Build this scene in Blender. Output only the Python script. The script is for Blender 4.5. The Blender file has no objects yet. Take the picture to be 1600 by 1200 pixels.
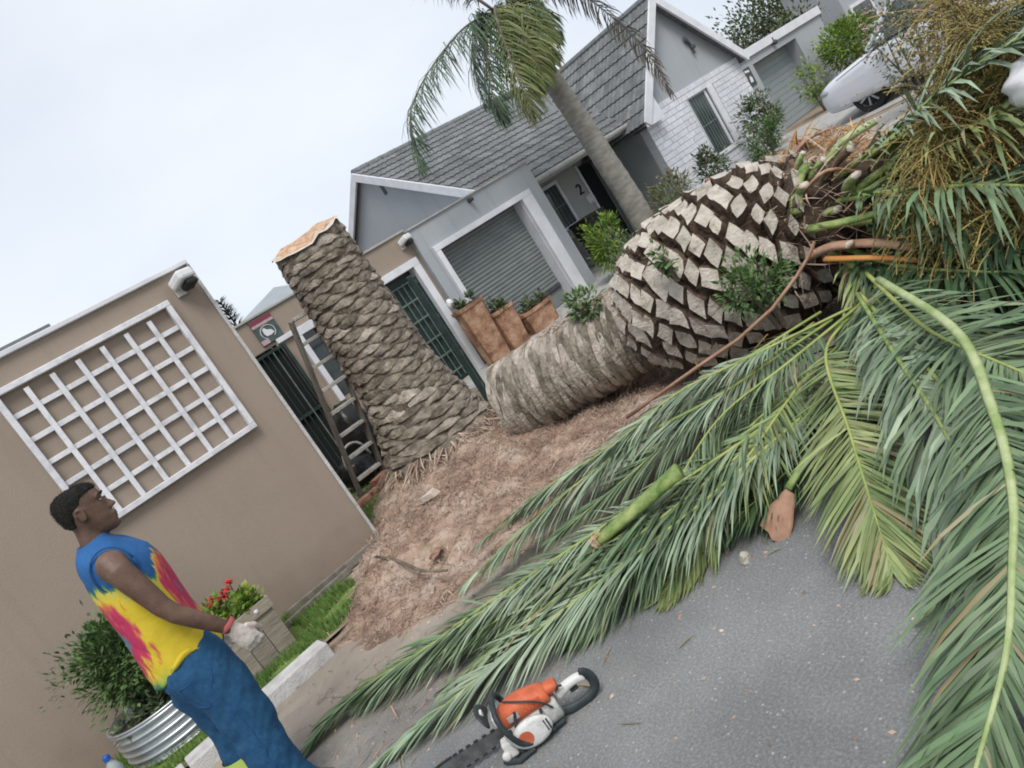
import bpy, bmesh, math, random
from math import sin, cos, pi, radians, sqrt, atan2
from mathutils import Vector, Matrix, Euler, noise
V = Vector
SC = bpy.context.scene
COL = SC.collection

# ------------------------------------------------------------------ camera
# world: x along the street, y from the street towards the houses, z up
def camera():
    roll, pitch, yaw = radians(32.57), radians(9.83), radians(32.12)
    f = V((sin(yaw)*cos(pitch), cos(yaw)*cos(pitch), -sin(pitch)))
    r0 = V((cos(yaw), -sin(yaw), 0)); u0 = r0.cross(f)
    x = cos(roll)*r0 - sin(roll)*u0; y = sin(roll)*r0 + cos(roll)*u0; z = -f
    cd = bpy.data.cameras.new('camera'); cd.sensor_width = 36; cd.lens = 27.0
    cd.clip_start = 0.05; cd.clip_end = 1500
    o = bpy.data.objects.new('camera', cd); COL.objects.link(o)
    o.matrix_world = Matrix(((x[0], y[0], z[0], 0), (x[1], y[1], z[1], 0), (x[2], y[2], z[2], 1.65), (0, 0, 0, 1)))
    SC.camera = o
camera()

# ------------------------------------------------------------------ sky and sun (overcast)
SUN_EL, SUN_AZ = radians(58), radians(205)      # azimuth measured from +y towards +x
def world():
    w = bpy.data.worlds.new('World'); SC.world = w; w.use_nodes = True
    nt = w.node_tree; N = nt.nodes; L = nt.links; N.clear()
    out = N.new('ShaderNodeOutputWorld'); bg = N.new('ShaderNodeBackground'); bg.inputs['Strength'].default_value = 0.1
    sky = N.new('ShaderNodeTexSky'); sky.sky_type = 'NISHITA'; sky.sun_disc = False
    sky.sun_elevation = SUN_EL; sky.sun_rotation = SUN_AZ
    tc = N.new('ShaderNodeTexCoord'); nz = N.new('ShaderNodeTexNoise')
    mp = N.new('ShaderNodeMapping'); mp.inputs['Scale'].default_value = (1, 1, 2.2)
    nz.inputs['Scale'].default_value = 1.6; nz.inputs['Detail'].default_value = 5; nz.inputs['Roughness'].default_value = .45
    cr = N.new('ShaderNodeValToRGB')
    cr.color_ramp.elements[0].position = .35; cr.color_ramp.elements[0].color = (3.12, 3.46, 4.02, 1)
    cr.color_ramp.elements[1].position = .68; cr.color_ramp.elements[1].color = (4.25, 4.44, 4.68, 1)
    mx = N.new('ShaderNodeMix'); mx.data_type = 'RGBA'; mx.inputs['Factor'].default_value = .93
    L.new(tc.outputs['Generated'], mp.inputs['Vector']); L.new(mp.outputs['Vector'], nz.inputs['Vector']); L.new(nz.outputs['Fac'], cr.inputs['Fac'])
    L.new(sky.outputs['Color'], mx.inputs['A']); L.new(cr.outputs['Color'], mx.inputs['B'])
    L.new(mx.outputs['Result'], bg.inputs['Color']); L.new(bg.outputs['Background'], out.inputs['Surface'])
world()
def sun():
    ld = bpy.data.lights.new('sun', 'SUN'); ld.energy = 1.25; ld.angle = radians(25); ld.color = (1, .965, .92)
    o = bpy.data.objects.new('sun', ld); COL.objects.link(o)
    d = V((sin(SUN_AZ)*cos(SUN_EL), cos(SUN_AZ)*cos(SUN_EL), sin(SUN_EL)))
    o.rotation_euler = d.to_track_quat('Z', 'Y').to_euler(); o.location = d*50
sun()
vs = SC.view_settings
SC.cycles.pixel_filter_type = 'BLACKMAN_HARRIS'; SC.cycles.filter_width = 1.9
vs.view_transform = 'Standard'; vs.look = 'None'; vs.exposure = 1.12; vs.gamma = 1; vs.use_curve_mapping = False

# ------------------------------------------------------------------ materials
M = {}
def srgb(r, g, b):
    f = lambda c: (c/255/12.92) if c <= 10 else ((c/255+.055)/1.055)**2.4
    return (f(r), f(g), f(b))
def mat(name, c1, c2=None, scale=8, rough=.8, bump=0, bscale=None, island=0, obj=0, metal=0, detail=4, c3=None, coord='Object', spec=.3, stretch=None, lo=.35, hi=.65, hue=0, backface=None, transl=0, dry=0):
    m = bpy.data.materials.new(name); m.use_nodes = True; nt = m.node_tree; N = nt.nodes; L = nt.links
    b = N['Principled BSDF']; b.inputs['Roughness'].default_value = rough; b.inputs['Metallic'].default_value = metal
    b.inputs['Specular IOR Level'].default_value = spec
    tc = N.new('ShaderNodeTexCoord'); vec = tc.outputs[coord]
    if stretch:
        mp = N.new('ShaderNodeMapping'); mp.inputs['Scale'].default_value = stretch; L.new(vec, mp.inputs['Vector']); vec = mp.outputs['Vector']
    if obj:
        oi = N.new('ShaderNodeObjectInfo'); ad = N.new('ShaderNodeVectorMath'); ad.operation = 'MULTIPLY_ADD'
        cx = N.new('ShaderNodeCombineXYZ')
        for k in range(3): L.new(oi.outputs['Random'], cx.inputs[k])
        L.new(cx.outputs[0], ad.inputs[0]); ad.inputs[1].default_value = (37, 53, 71); L.new(vec, ad.inputs[2]); vec = ad.outputs[0]
    col = None
    if c2 is not None:
        n = N.new('ShaderNodeTexNoise'); n.inputs['Scale'].default_value = scale; n.inputs['Detail'].default_value = detail; n.inputs['Roughness'].default_value = .6
        L.new(vec, n.inputs['Vector'])
        r = N.new('ShaderNodeValToRGB'); e = r.color_ramp.elements
        e[0].position = lo; e[0].color = (*c1, 1); e[1].position = hi; e[1].color = (*c2, 1)
        if c3 is not None:
            k = e.new((lo+hi)/2); k.color = (*c3, 1)
        L.new(n.outputs['Fac'], r.inputs['Fac']); col = r.outputs['Color']
    else:
        rgb = N.new('ShaderNodeRGB'); rgb.outputs[0].default_value = (*c1, 1); col = rgb.outputs[0]
    if island or obj or hue:
        hs = N.new('ShaderNodeHueSaturation'); mr = N.new('ShaderNodeMapRange')
        if obj: src = oi.outputs['Random']; a = obj
        else:
            ge = N.new('ShaderNodeNewGeometry'); src = ge.outputs['Random Per Island']; a = island
        mr.inputs['To Min'].default_value = 1-a; mr.inputs['To Max'].default_value = 1+a
        L.new(src, mr.inputs['Value']); L.new(mr.outputs['Result'], hs.inputs['Value']); L.new(col, hs.inputs['Color'])
        if hue:
            wn = N.new('ShaderNodeTexWhiteNoise'); wn.noise_dimensions = '1D'; L.new(src, wn.inputs['W'])
            m2 = N.new('ShaderNodeMapRange'); m2.inputs['To Min'].default_value = .5-hue; m2.inputs['To Max'].default_value = .5+hue
            L.new(wn.outputs['Value'], m2.inputs['Value']); L.new(m2.outputs['Result'], hs.inputs['Hue'])
        col = hs.outputs['Color']
        if dry:
            gt_ = N.new('ShaderNodeMath'); gt_.operation = 'GREATER_THAN'; gt_.inputs[1].default_value = 1-dry; w3 = N.new('ShaderNodeTexWhiteNoise'); w3.noise_dimensions = '1D'; m9 = N.new('ShaderNodeMath'); m9.operation = 'MULTIPLY'; m9.inputs[1].default_value = 91.7; L.new(src, m9.inputs[0]); L.new(m9.outputs[0], w3.inputs['W']); L.new(w3.outputs['Value'], gt_.inputs[0])
            md_ = N.new('ShaderNodeMix'); md_.data_type = 'RGBA'; L.new(gt_.outputs[0], md_.inputs['Factor']); L.new(col, md_.inputs['A']); md_.inputs['B'].default_value = (.25, .21, .11, 1); col = md_.outputs['Result']
    L.new(col, b.inputs['Base Color'])
    if bump:
        n2 = N.new('ShaderNodeTexNoise'); n2.inputs['Scale'].default_value = bscale or scale*4; n2.inputs['Detail'].default_value = 5
        L.new(vec, n2.inputs['Vector'])
        bp = N.new('ShaderNodeBump'); bp.inputs['Strength'].default_value = min(1, bump); bp.inputs['Distance'].default_value = .02
        L.new(n2.outputs['Fac'], bp.inputs['Height']); L.new(bp.outputs['Normal'], b.inputs['Normal'])
    if transl:
        tr = N.new('ShaderNodeBsdfTranslucent'); L.new(col, tr.inputs['Color']); ms = N.new('ShaderNodeMixShader'); ms.inputs[0].default_value = transl
        L.new(b.outputs[0], ms.inputs[1]); L.new(tr.outputs[0], ms.inputs[2]); L.new(ms.outputs[0], N['Material Output'].inputs['Surface'])
    M[name] = m
    return m

# ------------------------------------------------------------------ mesh helpers
class MB:
    def __init__(s): s.v = []; s.f = []; s.mi = []; s.cur = 0
    def add(s, vs, fs):
        o = len(s.v); s.v.extend([tuple(p) for p in vs])
        for f in fs: s.f.append(tuple(i+o for i in f)); s.mi.append(s.cur)
        return s
    def box(s, x0, x1, y0, y1, z0, z1, T=None):
        vs = [V((x, y, z)) for z in (z0, z1) for y in (y0, y1) for x in (x0, x1)]
        if T is not None: vs = [T @ p for p in vs]
        return s.add(vs, [(0, 2, 3, 1), (4, 5, 7, 6), (0, 1, 5, 4), (2, 6, 7, 3), (0, 4, 6, 2), (1, 3, 7, 5)])
    def bbox(s, x0, x1, y0, y1, z0, z1, b=.01, T=None):     # box with chamfered edges
        bm = bmesh.new(); bmesh.ops.create_cube(bm, size=1)
        for v in bm.verts: v.co = V((x0+(v.co.x+.5)*(x1-x0), y0+(v.co.y+.5)*(y1-y0), z0+(v.co.z+.5)*(z1-z0)))
        bmesh.ops.bevel(bm, geom=list(bm.edges), offset=b, segments=2, affect='EDGES', profile=.5)
        bm.verts.index_update()
        vs = [T @ v.co if T is not None else v.co.copy() for v in bm.verts]
        s.add(vs, [tuple(v.index for v in f.verts) for f in bm.faces]); bm.free(); return s
    def quad(s, a, b, c, d): return s.add([a, b, c, d], [(0, 1, 2, 3)])
    def rings(s, rs, cap0=True, cap1=True, close=True):
        n = len(rs[0]); o = []; fs = []
        for r in rs: o.extend(r)
        for i in range(len(rs)-1):
            for j in range(n if close else n-1):
                k = (j+1) % n; fs.append((i*n+j, i*n+k, (i+1)*n+k, (i+1)*n+j))
        if cap0: fs.append(tuple(reversed(range(n))))
        if cap1: fs.append(tuple(range((len(rs)-1)*n, len(rs)*n)))
        return s.add(o, fs)
    def tube(s, pts, r, n=8, cap=True, flat=1.0, up=None):
        pts = [V(p) for p in pts]; m = len(pts)
        if not hasattr(r, '__len__'): r = [r]*m
        rs = []; pu = V(up) if up else None
        for i in range(m):
            t = (pts[min(i+1, m-1)]-pts[max(i-1, 0)])
            if t.length < 1e-9: t = V((0, 0, 1))
            t.normalize()
            if pu is None: pu = V((0, 0, 1)) if abs(t.z) < .9 else V((1, 0, 0))
            a = pu.cross(t)
            if a.length < 1e-6: a = V((1, 0, 0)).cross(t)
            a.normalize(); b = t.cross(a); pu = b
            rs.append([pts[i]+(a*cos(2*pi*k/n)+b*sin(2*pi*k/n)*flat)*r[i] for k in range(n)])
        return s.rings(rs, cap, cap)
    def ell(s, c, r, nu=12, nv=8, T=None):
        c = V(c); rs = []
        for i in range(1, nv):
            a = pi*i/nv-pi/2
            rs.append([c+V((r[0]*cos(a)*cos(2*pi*k/nu), r[1]*cos(a)*sin(2*pi*k/nu), r[2]*sin(a))) for k in range(nu)])
        if T is not None: rs = [[T @ p for p in q] for q in rs]
        return s.rings(rs)
    def lathe(s, prof, n=16, c=(0, 0, 0), cap0=True, cap1=True):
        c = V(c)
        return s.rings([[c+V((r*cos(2*pi*k/n), r*sin(2*pi*k/n), z)) for k in range(n)] for r, z in prof], cap0, cap1)
    def mesh(s, name, mats, smooth=False):
        me = bpy.data.meshes.new(name); me.from_pydata(s.v, [], s.f)
        if not isinstance(mats, (list, tuple)): mats = [mats]
        for m in mats: me.materials.append(M[m] if isinstance(m, str) else m)
        if len(mats) > 1: me.polygons.foreach_set('material_index', s.mi)
        if smooth: me.polygons.foreach_set('use_smooth', [True]*len(s.f))
        me.update(); return me
    def build(s, name, mats, parent=None, smooth=False, **k):
        return link(name, s.mesh(name, mats, smooth), parent, **k)
ROOT = {}
def link(name, me, parent=None, T=None, **k):
    o = bpy.data.objects.new(name, me); COL.objects.link(o)
    if parent is not None:
        o.parent = parent
        if parent in ROOT and not k.pop('local', False): o.matrix_parent_inverse = Matrix.Translation(-ROOT[parent])
    k.pop('local', None)
    if T is not None: o.matrix_basis = T
    for a, b in k.items(): o[a] = b
    return o
def thing(name, label, cat, loc=(0, 0, 0), rot=None, group=None):
    """an Empty at the thing's base; parts are given in world coordinates unless the thing is turned"""
    o = bpy.data.objects.new(name, None); COL.objects.link(o); o.location = loc; o.empty_display_size = .2
    if rot is not None: o.rotation_euler = rot
    else: ROOT[o] = V(loc)
    o['label'] = label; o['category'] = cat
    if group: o['group'] = group
    return o
def tag(o, label, cat, group=None):
    o['label'] = label; o['category'] = cat
    if group: o['group'] = group
    return o
def axes(x, y, z, loc): return Matrix(((x[0], y[0], z[0], loc[0]), (x[1], y[1], z[1], loc[1]), (x[2], y[2], z[2], loc[2]), (0, 0, 0, 1)))
def catmull(P, m):
    P = [V(p) for p in P]; Q = [P[0]*2-P[1]]+P+[P[-1]*2-P[-2]]; out = []
    seg = len(P)-1
    for i in range(m):
        u = i/(m-1)*seg; k = min(int(u), seg-1); t = u-k; a, b, c, d = Q[k:k+4]
        out.append(.5*((2*b)+(c-a)*t+(2*a-5*b+4*c-d)*t*t+(3*b-a-3*c+d)*t**3))
    return out
def evalmesh(mb, mods, name, mats, smooth=True):
    """solid pieces fused into one continuous surface"""
    me = mb.mesh(name+'_raw', mats); o = bpy.data.objects.new('tmp', me); COL.objects.link(o)
    for ty, kw in mods:
        m = o.modifiers.new(ty, ty)
        for a, b in kw.items(): setattr(m, a, b)
    dg = bpy.context.evaluated_depsgraph_get(); ev = o.evaluated_get(dg)
    r = bpy.data.meshes.new_from_object(ev); r.name = name
    bpy.data.objects.remove(o); bpy.data.meshes.remove(me)
    r.materials.clear()
    for m in (mats if isinstance(mats, (list, tuple)) else [mats]): r.materials.append(M[m])
    r.polygons.foreach_set('use_smooth', [smooth]*len(r.polygons)); return r
def rnd(a, b): return random.uniform(a, b)
def leaf(mb, p, d, n, L, W):
    """one small pointed leaf: four corners and a fold"""
    d = d.normalized(); s = d.cross(n)
    if s.length < 1e-5: s = d.cross(V((1, 0, .3)))
    s.normalize(); n2 = s.cross(d)
    m = p+d*L*.45+n2*L*.06
    mb.add([p, m+s*W*.5-n2*W*.12, p+d*L-n2*L*.08, m-s*W*.5-n2*W*.12, m+n2*W*.02], [(0, 1, 4), (1, 2, 4), (2, 3, 4), (3, 0, 4)])
def foliage(mb, c, r, n, L, W, seed, clumps=18, hollow=.35, up=.3, zmin=-9):
    """leaves gathered in clumps through an uneven crown"""
    R = random.Random(seed); c = V(c); cl = []
    for _ in range(clumps):
        while True:
            q = V((R.uniform(-1, 1), R.uniform(-1, 1), R.uniform(-1, 1)))
            if hollow < q.length < 1: break
        cl.append((V((q.x*r[0], q.y*r[1], q.z*r[2])), R.uniform(.22, .42)))
    rm = (r[0]+r[1]+r[2])/3
    for i in range(n):
        q, s = R.choice(cl)
        o = V((R.gauss(0, 1), R.gauss(0, 1), R.gauss(0, 1)))*s*rm*.55
        p = c+q+o
        if p.z < zmin: continue
        d = (o.normalized()+q.normalized()*.6+V((R.uniform(-.6, .6), R.uniform(-.6, .6), up+R.uniform(-.5, .5))))
        leaf(mb, p, d, V((R.uniform(-.6, .6), R.uniform(-.6, .6), 1)), L*R.uniform(.6, 1.25), W*R.uniform(.7, 1.2))

# ------------------------------------------------------------------ colours of the place
def asphalt():
    m = mat('asphalt', (.15, .155, .152), (.315, .318, .308), scale=95, rough=.92, bump=.5, bscale=210, detail=7, c3=(.205, .209, .206), lo=.28, hi=.72)
    nt = m.node_tree; N = nt.nodes; L = nt.links; b = N['Principled BSDF']; old = b.inputs['Base Color'].links[0].from_socket
    tc = N.new('ShaderNodeTexCoord'); sp = N.new('ShaderNodeSeparateXYZ'); L.new(tc.outputs['Object'], sp.inputs[0])
    def mt(op, a, c, d=None):
        k = N.new('ShaderNodeMath'); k.operation = op
        for i, v in enumerate((a, c)):
            if isinstance(v, (int, float)): k.inputs[i].default_value = v
            else: L.new(v, k.inputs[i])
        return k.outputs[0]
    n = N.new('ShaderNodeTexNoise'); n.inputs['Scale'].default_value = 1.3; n.inputs['Detail'].default_value = 8; L.new(tc.outputs['Object'], n.inputs['Vector'])
    n2 = N.new('ShaderNodeTexNoise'); n2.inputs['Scale'].default_value = 24; n2.inputs['Detail'].default_value = 6; L.new(tc.outputs['Object'], n2.inputs['Vector'])
    d = mt('ADD', mt('ADD', sp.outputs['Y'], mt('MULTIPLY', sp.outputs['X'], .5)), mt('MULTIPLY', mt('SUBTRACT', n.outputs['Fac'], .5), 2.6))
    d = mt('ADD', d, mt('MULTIPLY', mt('SUBTRACT', n2.outputs['Fac'], .5), 1.6))
    mr = N.new('ShaderNodeMapRange'); mr.inputs['From Min'].default_value = 3.3; mr.inputs['From Max'].default_value = 4.7; mr.inputs['To Max'].default_value = .8; L.new(d, mr.inputs['Value'])
    mx = N.new('ShaderNodeMix'); mx.data_type = 'RGBA'; L.new(mr.outputs[0], mx.inputs['Factor']); L.new(old, mx.inputs['A']); mx.inputs['B'].default_value = (.36, .30, .24, 1)
    # dull patches of wear and oil
    n3 = N.new('ShaderNodeTexNoise'); n3.inputs['Scale'].default_value = 2.2; n3.inputs['Detail'].default_value = 5; L.new(tc.outputs['Object'], n3.inputs['Vector'])
    m3 = N.new('ShaderNodeMapRange'); m3.inputs['From Min'].default_value = .35; m3.inputs['From Max'].default_value = .65; m3.inputs['To Min'].default_value = .82; m3.inputs['To Max'].default_value = 1.12; L.new(n3.outputs['Fac'], m3.inputs['Value'])
    hs = N.new('ShaderNodeHueSaturation'); L.new(m3.outputs[0], hs.inputs['Value']); L.new(mx.outputs['Result'], hs.inputs['Color']); L.new(hs.outputs[0], b.inputs['Base Color'])
    # thin cracks and pale stone chips
    v = N.new('ShaderNodeTexVoronoi'); v.feature = 'DISTANCE_TO_EDGE'; v.inputs['Scale'].default_value = .9; ad = N.new('ShaderNodeVectorMath'); ad.operation = 'ADD'; sc_ = N.new('ShaderNodeVectorMath'); sc_.operation = 'SCALE'; sc_.inputs['Scale'].default_value = .5
    L.new(n3.outputs['Color'], sc_.inputs[0]); L.new(tc.outputs['Object'], ad.inputs[0]); L.new(sc_.outputs[0], ad.inputs[1]); L.new(ad.outputs[0], v.inputs['Vector'])
    cr = N.new('ShaderNodeMapRange'); cr.inputs['From Min'].default_value = .002; cr.inputs['From Max'].default_value = .007; cr.inputs['To Min'].default_value = .45; cr.inputs['To Max'].default_value = 0; L.new(v.outputs['Distance'], cr.inputs['Value'])
    gate = N.new('ShaderNodeMapRange'); gate.inputs['From Min'].default_value = .5; gate.inputs['From Max'].default_value = .62; L.new(n.outputs['Fac'], gate.inputs['Value'])
    ck = mt('MULTIPLY', cr.outputs[0], gate.outputs[0]); m4 = N.new('ShaderNodeMix'); m4.data_type = 'RGBA'; L.new(ck, m4.inputs['Factor']); L.new(hs.outputs[0], m4.inputs['A']); m4.inputs['B'].default_value = (.05, .05, .048, 1)
    v2 = N.new('ShaderNodeTexVoronoi'); v2.inputs['Scale'].default_value = 46; L.new(tc.outputs['Object'], v2.inputs['Vector']); sepc = N.new('ShaderNodeSeparateColor'); L.new(v2.outputs['Color'], sepc.inputs[0])
    ch = mt('MULTIPLY', mt('LESS_THAN', v2.outputs['Distance'], .22), mt('GREATER_THAN', sepc.outputs[0], .86)); m5 = N.new('ShaderNodeMix'); m5.data_type = 'RGBA'; L.new(mt('MULTIPLY', ch, .6), m5.inputs['Factor']); L.new(m4.outputs['Result'], m5.inputs['A']); m5.inputs['B'].default_value = (.48, .47, .44, 1); L.new(m5.outputs['Result'], b.inputs['Base Color'])
asphalt()
mat('earth', (.20, .155, .115), (.33, .26, .20), scale=5, rough=.95, bump=.8, bscale=30)
mat('far_ground', (.12, .13, .08), (.2, .18, .13), scale=.4, rough=.95)
mat('concrete', (.30, .30, .28), (.40, .39, .37), scale=6, rough=.9, bump=.3, bscale=60)
mat('kerb_concrete', (.40, .39, .37), (.56, .55, .53), scale=9, rough=.9, bump=.4, bscale=70)
mat('litter_soil', (.17, .115, .085), (.50, .40, .33), scale=3.2, rough=.97, bump=1, bscale=45, c3=(.36, .25, .185), detail=8)
mat('fibre', (.22, .14, .10), (.45, .35, .27), scale=2.2, rough=.9, island=.5, hue=.015)
mat('grass', (.085, .16, .035), (.16, .25, .06), scale=3, rough=.7, island=.35, hue=.03)
def weather(name, c1, c2, dirt, amount):
    """plaster with faint patches, rain streaks and splashed soil near the ground"""
    m = mat(name, c1, c2, scale=1.4, rough=.9, bump=.16, bscale=110, detail=7, lo=.25, hi=.75); nt = m.node_tree; N = nt.nodes; L = nt.links; b = N['Principled BSDF']; old = b.inputs['Base Color'].links[0].from_socket
    tc = N.new('ShaderNodeTexCoord'); sp = N.new('ShaderNodeSeparateXYZ'); L.new(tc.outputs['Object'], sp.inputs[0])
    mp = N.new('ShaderNodeMapping'); mp.inputs['Scale'].default_value = (7, 7, .35); L.new(tc.outputs['Object'], mp.inputs[0])
    n = N.new('ShaderNodeTexNoise'); n.inputs['Scale'].default_value = 1.6; n.inputs['Detail'].default_value = 6; L.new(mp.outputs[0], n.inputs['Vector'])
    r = N.new('ShaderNodeMapRange'); r.inputs['From Min'].default_value = .52; r.inputs['From Max'].default_value = .8; r.inputs['To Max'].default_value = amount; L.new(n.outputs['Fac'], r.inputs['Value'])
    n2 = N.new('ShaderNodeTexNoise'); n2.inputs['Scale'].default_value = 5; n2.inputs['Detail'].default_value = 8; L.new(tc.outputs['Object'], n2.inputs['Vector'])
    z = N.new('ShaderNodeMath'); z.operation = 'MULTIPLY_ADD'; L.new(n2.outputs['Fac'], z.inputs[0]); z.inputs[1].default_value = -.55; L.new(sp.outputs['Z'], z.inputs[2])
    r2 = N.new('ShaderNodeMapRange'); r2.inputs['From Min'].default_value = .12; r2.inputs['From Max'].default_value = -.22; r2.inputs['To Max'].default_value = .55; L.new(z.outputs[0], r2.inputs['Value'])
    mx = N.new('ShaderNodeMath'); mx.operation = 'MAXIMUM'; L.new(r.outputs[0], mx.inputs[0]); L.new(r2.outputs[0], mx.inputs[1])
    mi = N.new('ShaderNodeMix'); mi.data_type = 'RGBA'; L.new(mx.outputs[0], mi.inputs['Factor']); L.new(old, mi.inputs['A']); mi.inputs['B'].default_value = (*dirt, 1); L.new(mi.outputs['Result'], b.inputs['Base Color'])
weather('beige_plaster', (.285, .229, .182), (.322, .26, .207), (.21, .165, .125), .28)
weather('grey_plaster', (.33, .352, .372), (.37, .39, .408), (.21, .22, .22), .28)
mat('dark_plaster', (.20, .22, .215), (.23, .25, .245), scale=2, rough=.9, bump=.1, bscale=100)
mat('porch_plaster', (.36, .37, .36), (.40, .41, .40), scale=2, rough=.9, bump=.1, bscale=100)
mat('white_paint', (.60, .61, .64), (.70, .71, .73), scale=4, rough=.55, bump=.05)
mat('trellis_white', (.46, .46, .48), (.70, .70, .72), scale=14, detail=8, lo=.22, hi=.55, rough=.6, bump=.2, bscale=200, obj=.05)
mat('white_brick', (.55, .57, .60), (.68, .69, .72), scale=12, rough=.8, bump=.25, bscale=60, obj=.06)
mat('mortar', (.40, .42, .44), (.48, .49, .51), scale=15, rough=.95, bump=.3)
mat('roof_tile', (.115, .122, .124), (.185, .194, .192), scale=5, rough=.8, bump=.35, bscale=50, obj=.17)
mat('ridge_tile', (.13, .14, .145), (.20, .21, .215), scale=9, rough=.75, bump=.3)
mat('roller_slat', (.165, .185, .18), (.205, .222, .216), scale=3, rough=.5, obj=.06)
mat('roller_pale', (.26, .29, .30), (.29, .32, .33), scale=3, rough=.5)
mat('dark_void', (.012, .014, .014), None, rough=.9)  # near-black for sheets that paint interior shade, also the dark front door
mat('green_steel', (.016, .030, .027), (.03, .05, .044), scale=8, rough=.45)
mat('bar_steel', (.10, .14, .125), (.16, .2, .18), scale=10, rough=.5)
mat('glass', (.03, .04, .045), (.07, .085, .09), scale=1.5, rough=.08, spec=.8)
mat('white_plastic', (.62, .62, .62), (.68, .68, .67), scale=9, rough=.4)
mat('black_plastic', (.012, .013, .014), (.022, .023, .024), scale=10, rough=.45)
mat('dark_grey', (.05, .052, .055), (.08, .08, .085), scale=8, rough=.6)
mat('terracotta', (.17, .09, .055), (.42, .27, .18), scale=6, detail=8, c3=(.32, .18, .11), rough=.9, bump=.7, bscale=25, obj=.1)
mat('red_brick', (.30, .13, .08), (.44, .26, .19), scale=11, rough=.95, bump=.6, bscale=50, obj=.15)
mat('weathered_wood', (.21, .18, .14), (.33, .285, .225), scale=5, rough=.85, bump=.5, stretch=(1, 1, 9), obj=.1)
mat('ladder_timber', (.13, .115, .095), (.21, .19, .165), scale=6, rough=.85, bump=.4, stretch=(3, 3, .6), obj=.1)
mat('ladder_step', (.34, .32, .29), (.50, .48, .44), scale=14, rough=.85, bump=.5, obj=.1)
mat('zinc', (.42, .45, .46), (.58, .60, .61), scale=4, rough=.38, metal=.75)
mat('soil_dark', (.05, .04, .03), (.10, .08, .06), scale=20, rough=1, bump=1)
mat('leaf_green', (.06, .118, .035), (.135, .21, .075), scale=4, rough=.5, island=.35, hue=.02, transl=.15)
mat('leaf_dull', (.07, .10, .05), (.15, .19, .10), scale=4, rough=.55, island=.4, hue=.02, transl=.12)
mat('leaf_bright', (.11, .20, .03), (.25, .33, .06), scale=3, rough=.5, island=.35, hue=.03, transl=.2)
mat('leaf_far', (.075, .10, .05), (.14, .17, .09), scale=2, rough=.7, island=.3, hue=.02, transl=.1)
mat('leaf_red', (.16, .09, .045), (.13, .16, .06), scale=5, rough=.55, island=.4, transl=.1)
mat('petal_red', (.38, .015, .02), (.5, .04, .03), scale=6, rough=.6, island=.3)
mat('petal_pink', (.50, .30, .28), (.62, .50, .42), scale=6, rough=.7, island=.3)
mat('bark', (.10, .08, .06), (.2, .165, .13), scale=8, rough=.9, bump=.7)
mat('sign_dark', (.05, .075, .07), (.09, .12, .11), scale=14, rough=.4)
mat('sign_red', (.19, .045, .07), None, rough=.4)
mat('sign_pink', (.42, .27, .28), (.5, .38, .38), scale=30, rough=.4)
mat('sign_white', (.66, .68, .70), None, rough=.4)

# ------------------------------------------------------------------ ground, road, verge
def structure(o): o['kind'] = 'structure'; return o
mb = MB(); mb.quad((-300, -300, -.12), (500, -300, -.12), (500, 500, -.12), (-300, 500, -.12)); structure(mb.build('ground', 'far_ground'))
random.seed(5)
def sheet(name, m, x0, x1, y0, y1, z, step=None, amp=0):
    mb = MB()
    if not step: mb.quad((x0, y0, z), (x1, y0, z), (x1, y1, z), (x0, y1, z))
    else:
        nx, ny = int((x1-x0)/step)+1, int((y1-y0)/step)+1
        vs = [(x0+(x1-x0)*i/nx, y0+(y1-y0)*j/ny, z+amp*noise.noise(V((i*.31, j*.31, z*9)))) for j in range(ny+1) for i in range(nx+1)]
        fs = [(j*(nx+1)+i, j*(nx+1)+i+1, (j+1)*(nx+1)+i+1, (j+1)*(nx+1)+i) for j in range(ny) for i in range(nx)]
        mb.add(vs, fs)
    return structure(mb.build(name, m, smooth=True))
road = sheet('road', 'asphalt', -60, 90, -5, 4.95, 0)
sheet('verge', 'earth', -60, 90, 5.05, 30, .055)
sheet('driveway', 'concrete', 5.2, 12.2, 5.08, 13, .062); sheet('driveway_apron', 'concrete', 12.6, 16.4, 4.9, 10.8, .064)
# kerb of separate concrete stones
kerb = MB().box(-40, 60, 4.99, 5.06, -.1, .03).build('kerb', 'earth'); structure(kerb)
ks = MB().bbox(-.49, .49, -.09, .09, -.1, .095, .012).mesh('kerb_stone', 'kerb_concrete')
for i in range(-6, 14):
    x = i+.40
    if 5.2 < x < 16: continue
    link('kerb_stone', ks, kerb, T=Matrix.Translation((x, 5.0+rnd(-.006, .006), rnd(-.006, .003)-(.0 if x < .6 else .10))) @ Euler((0, 0, rnd(-.012, .012))).to_matrix().to_4x4())

# ------------------------------------------------------------------ beige garage with the trellis (road side)
g = thing('garage_building', 'long low beige plastered garage with pale coping, trellis hung on its wall', 'building', (-2, 6.25, 0))
MB().box(-9, 1.955, 6.25, 9.6, -.05, 2.76).build('wall', 'beige_plaster', g)
MB().bbox(-9.02, 1.975, 6.215, 6.40, 2.762, 2.80, .006).build('coping', 'white_paint', g)
mb = MB(); mb.box(-9, 1.6, 6.6, 9.5, 2.79, 2.86); mb.box(-9, .95, 6.55, 6.62, 2.82, 2.885)
mb.build('roof', 'ridge_tile', g)
MB().bbox(1.957, 1.985, 6.235, 6.30, 0, 2.76, .004).build('corner_trim', 'kerb_concrete', g)

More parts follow.
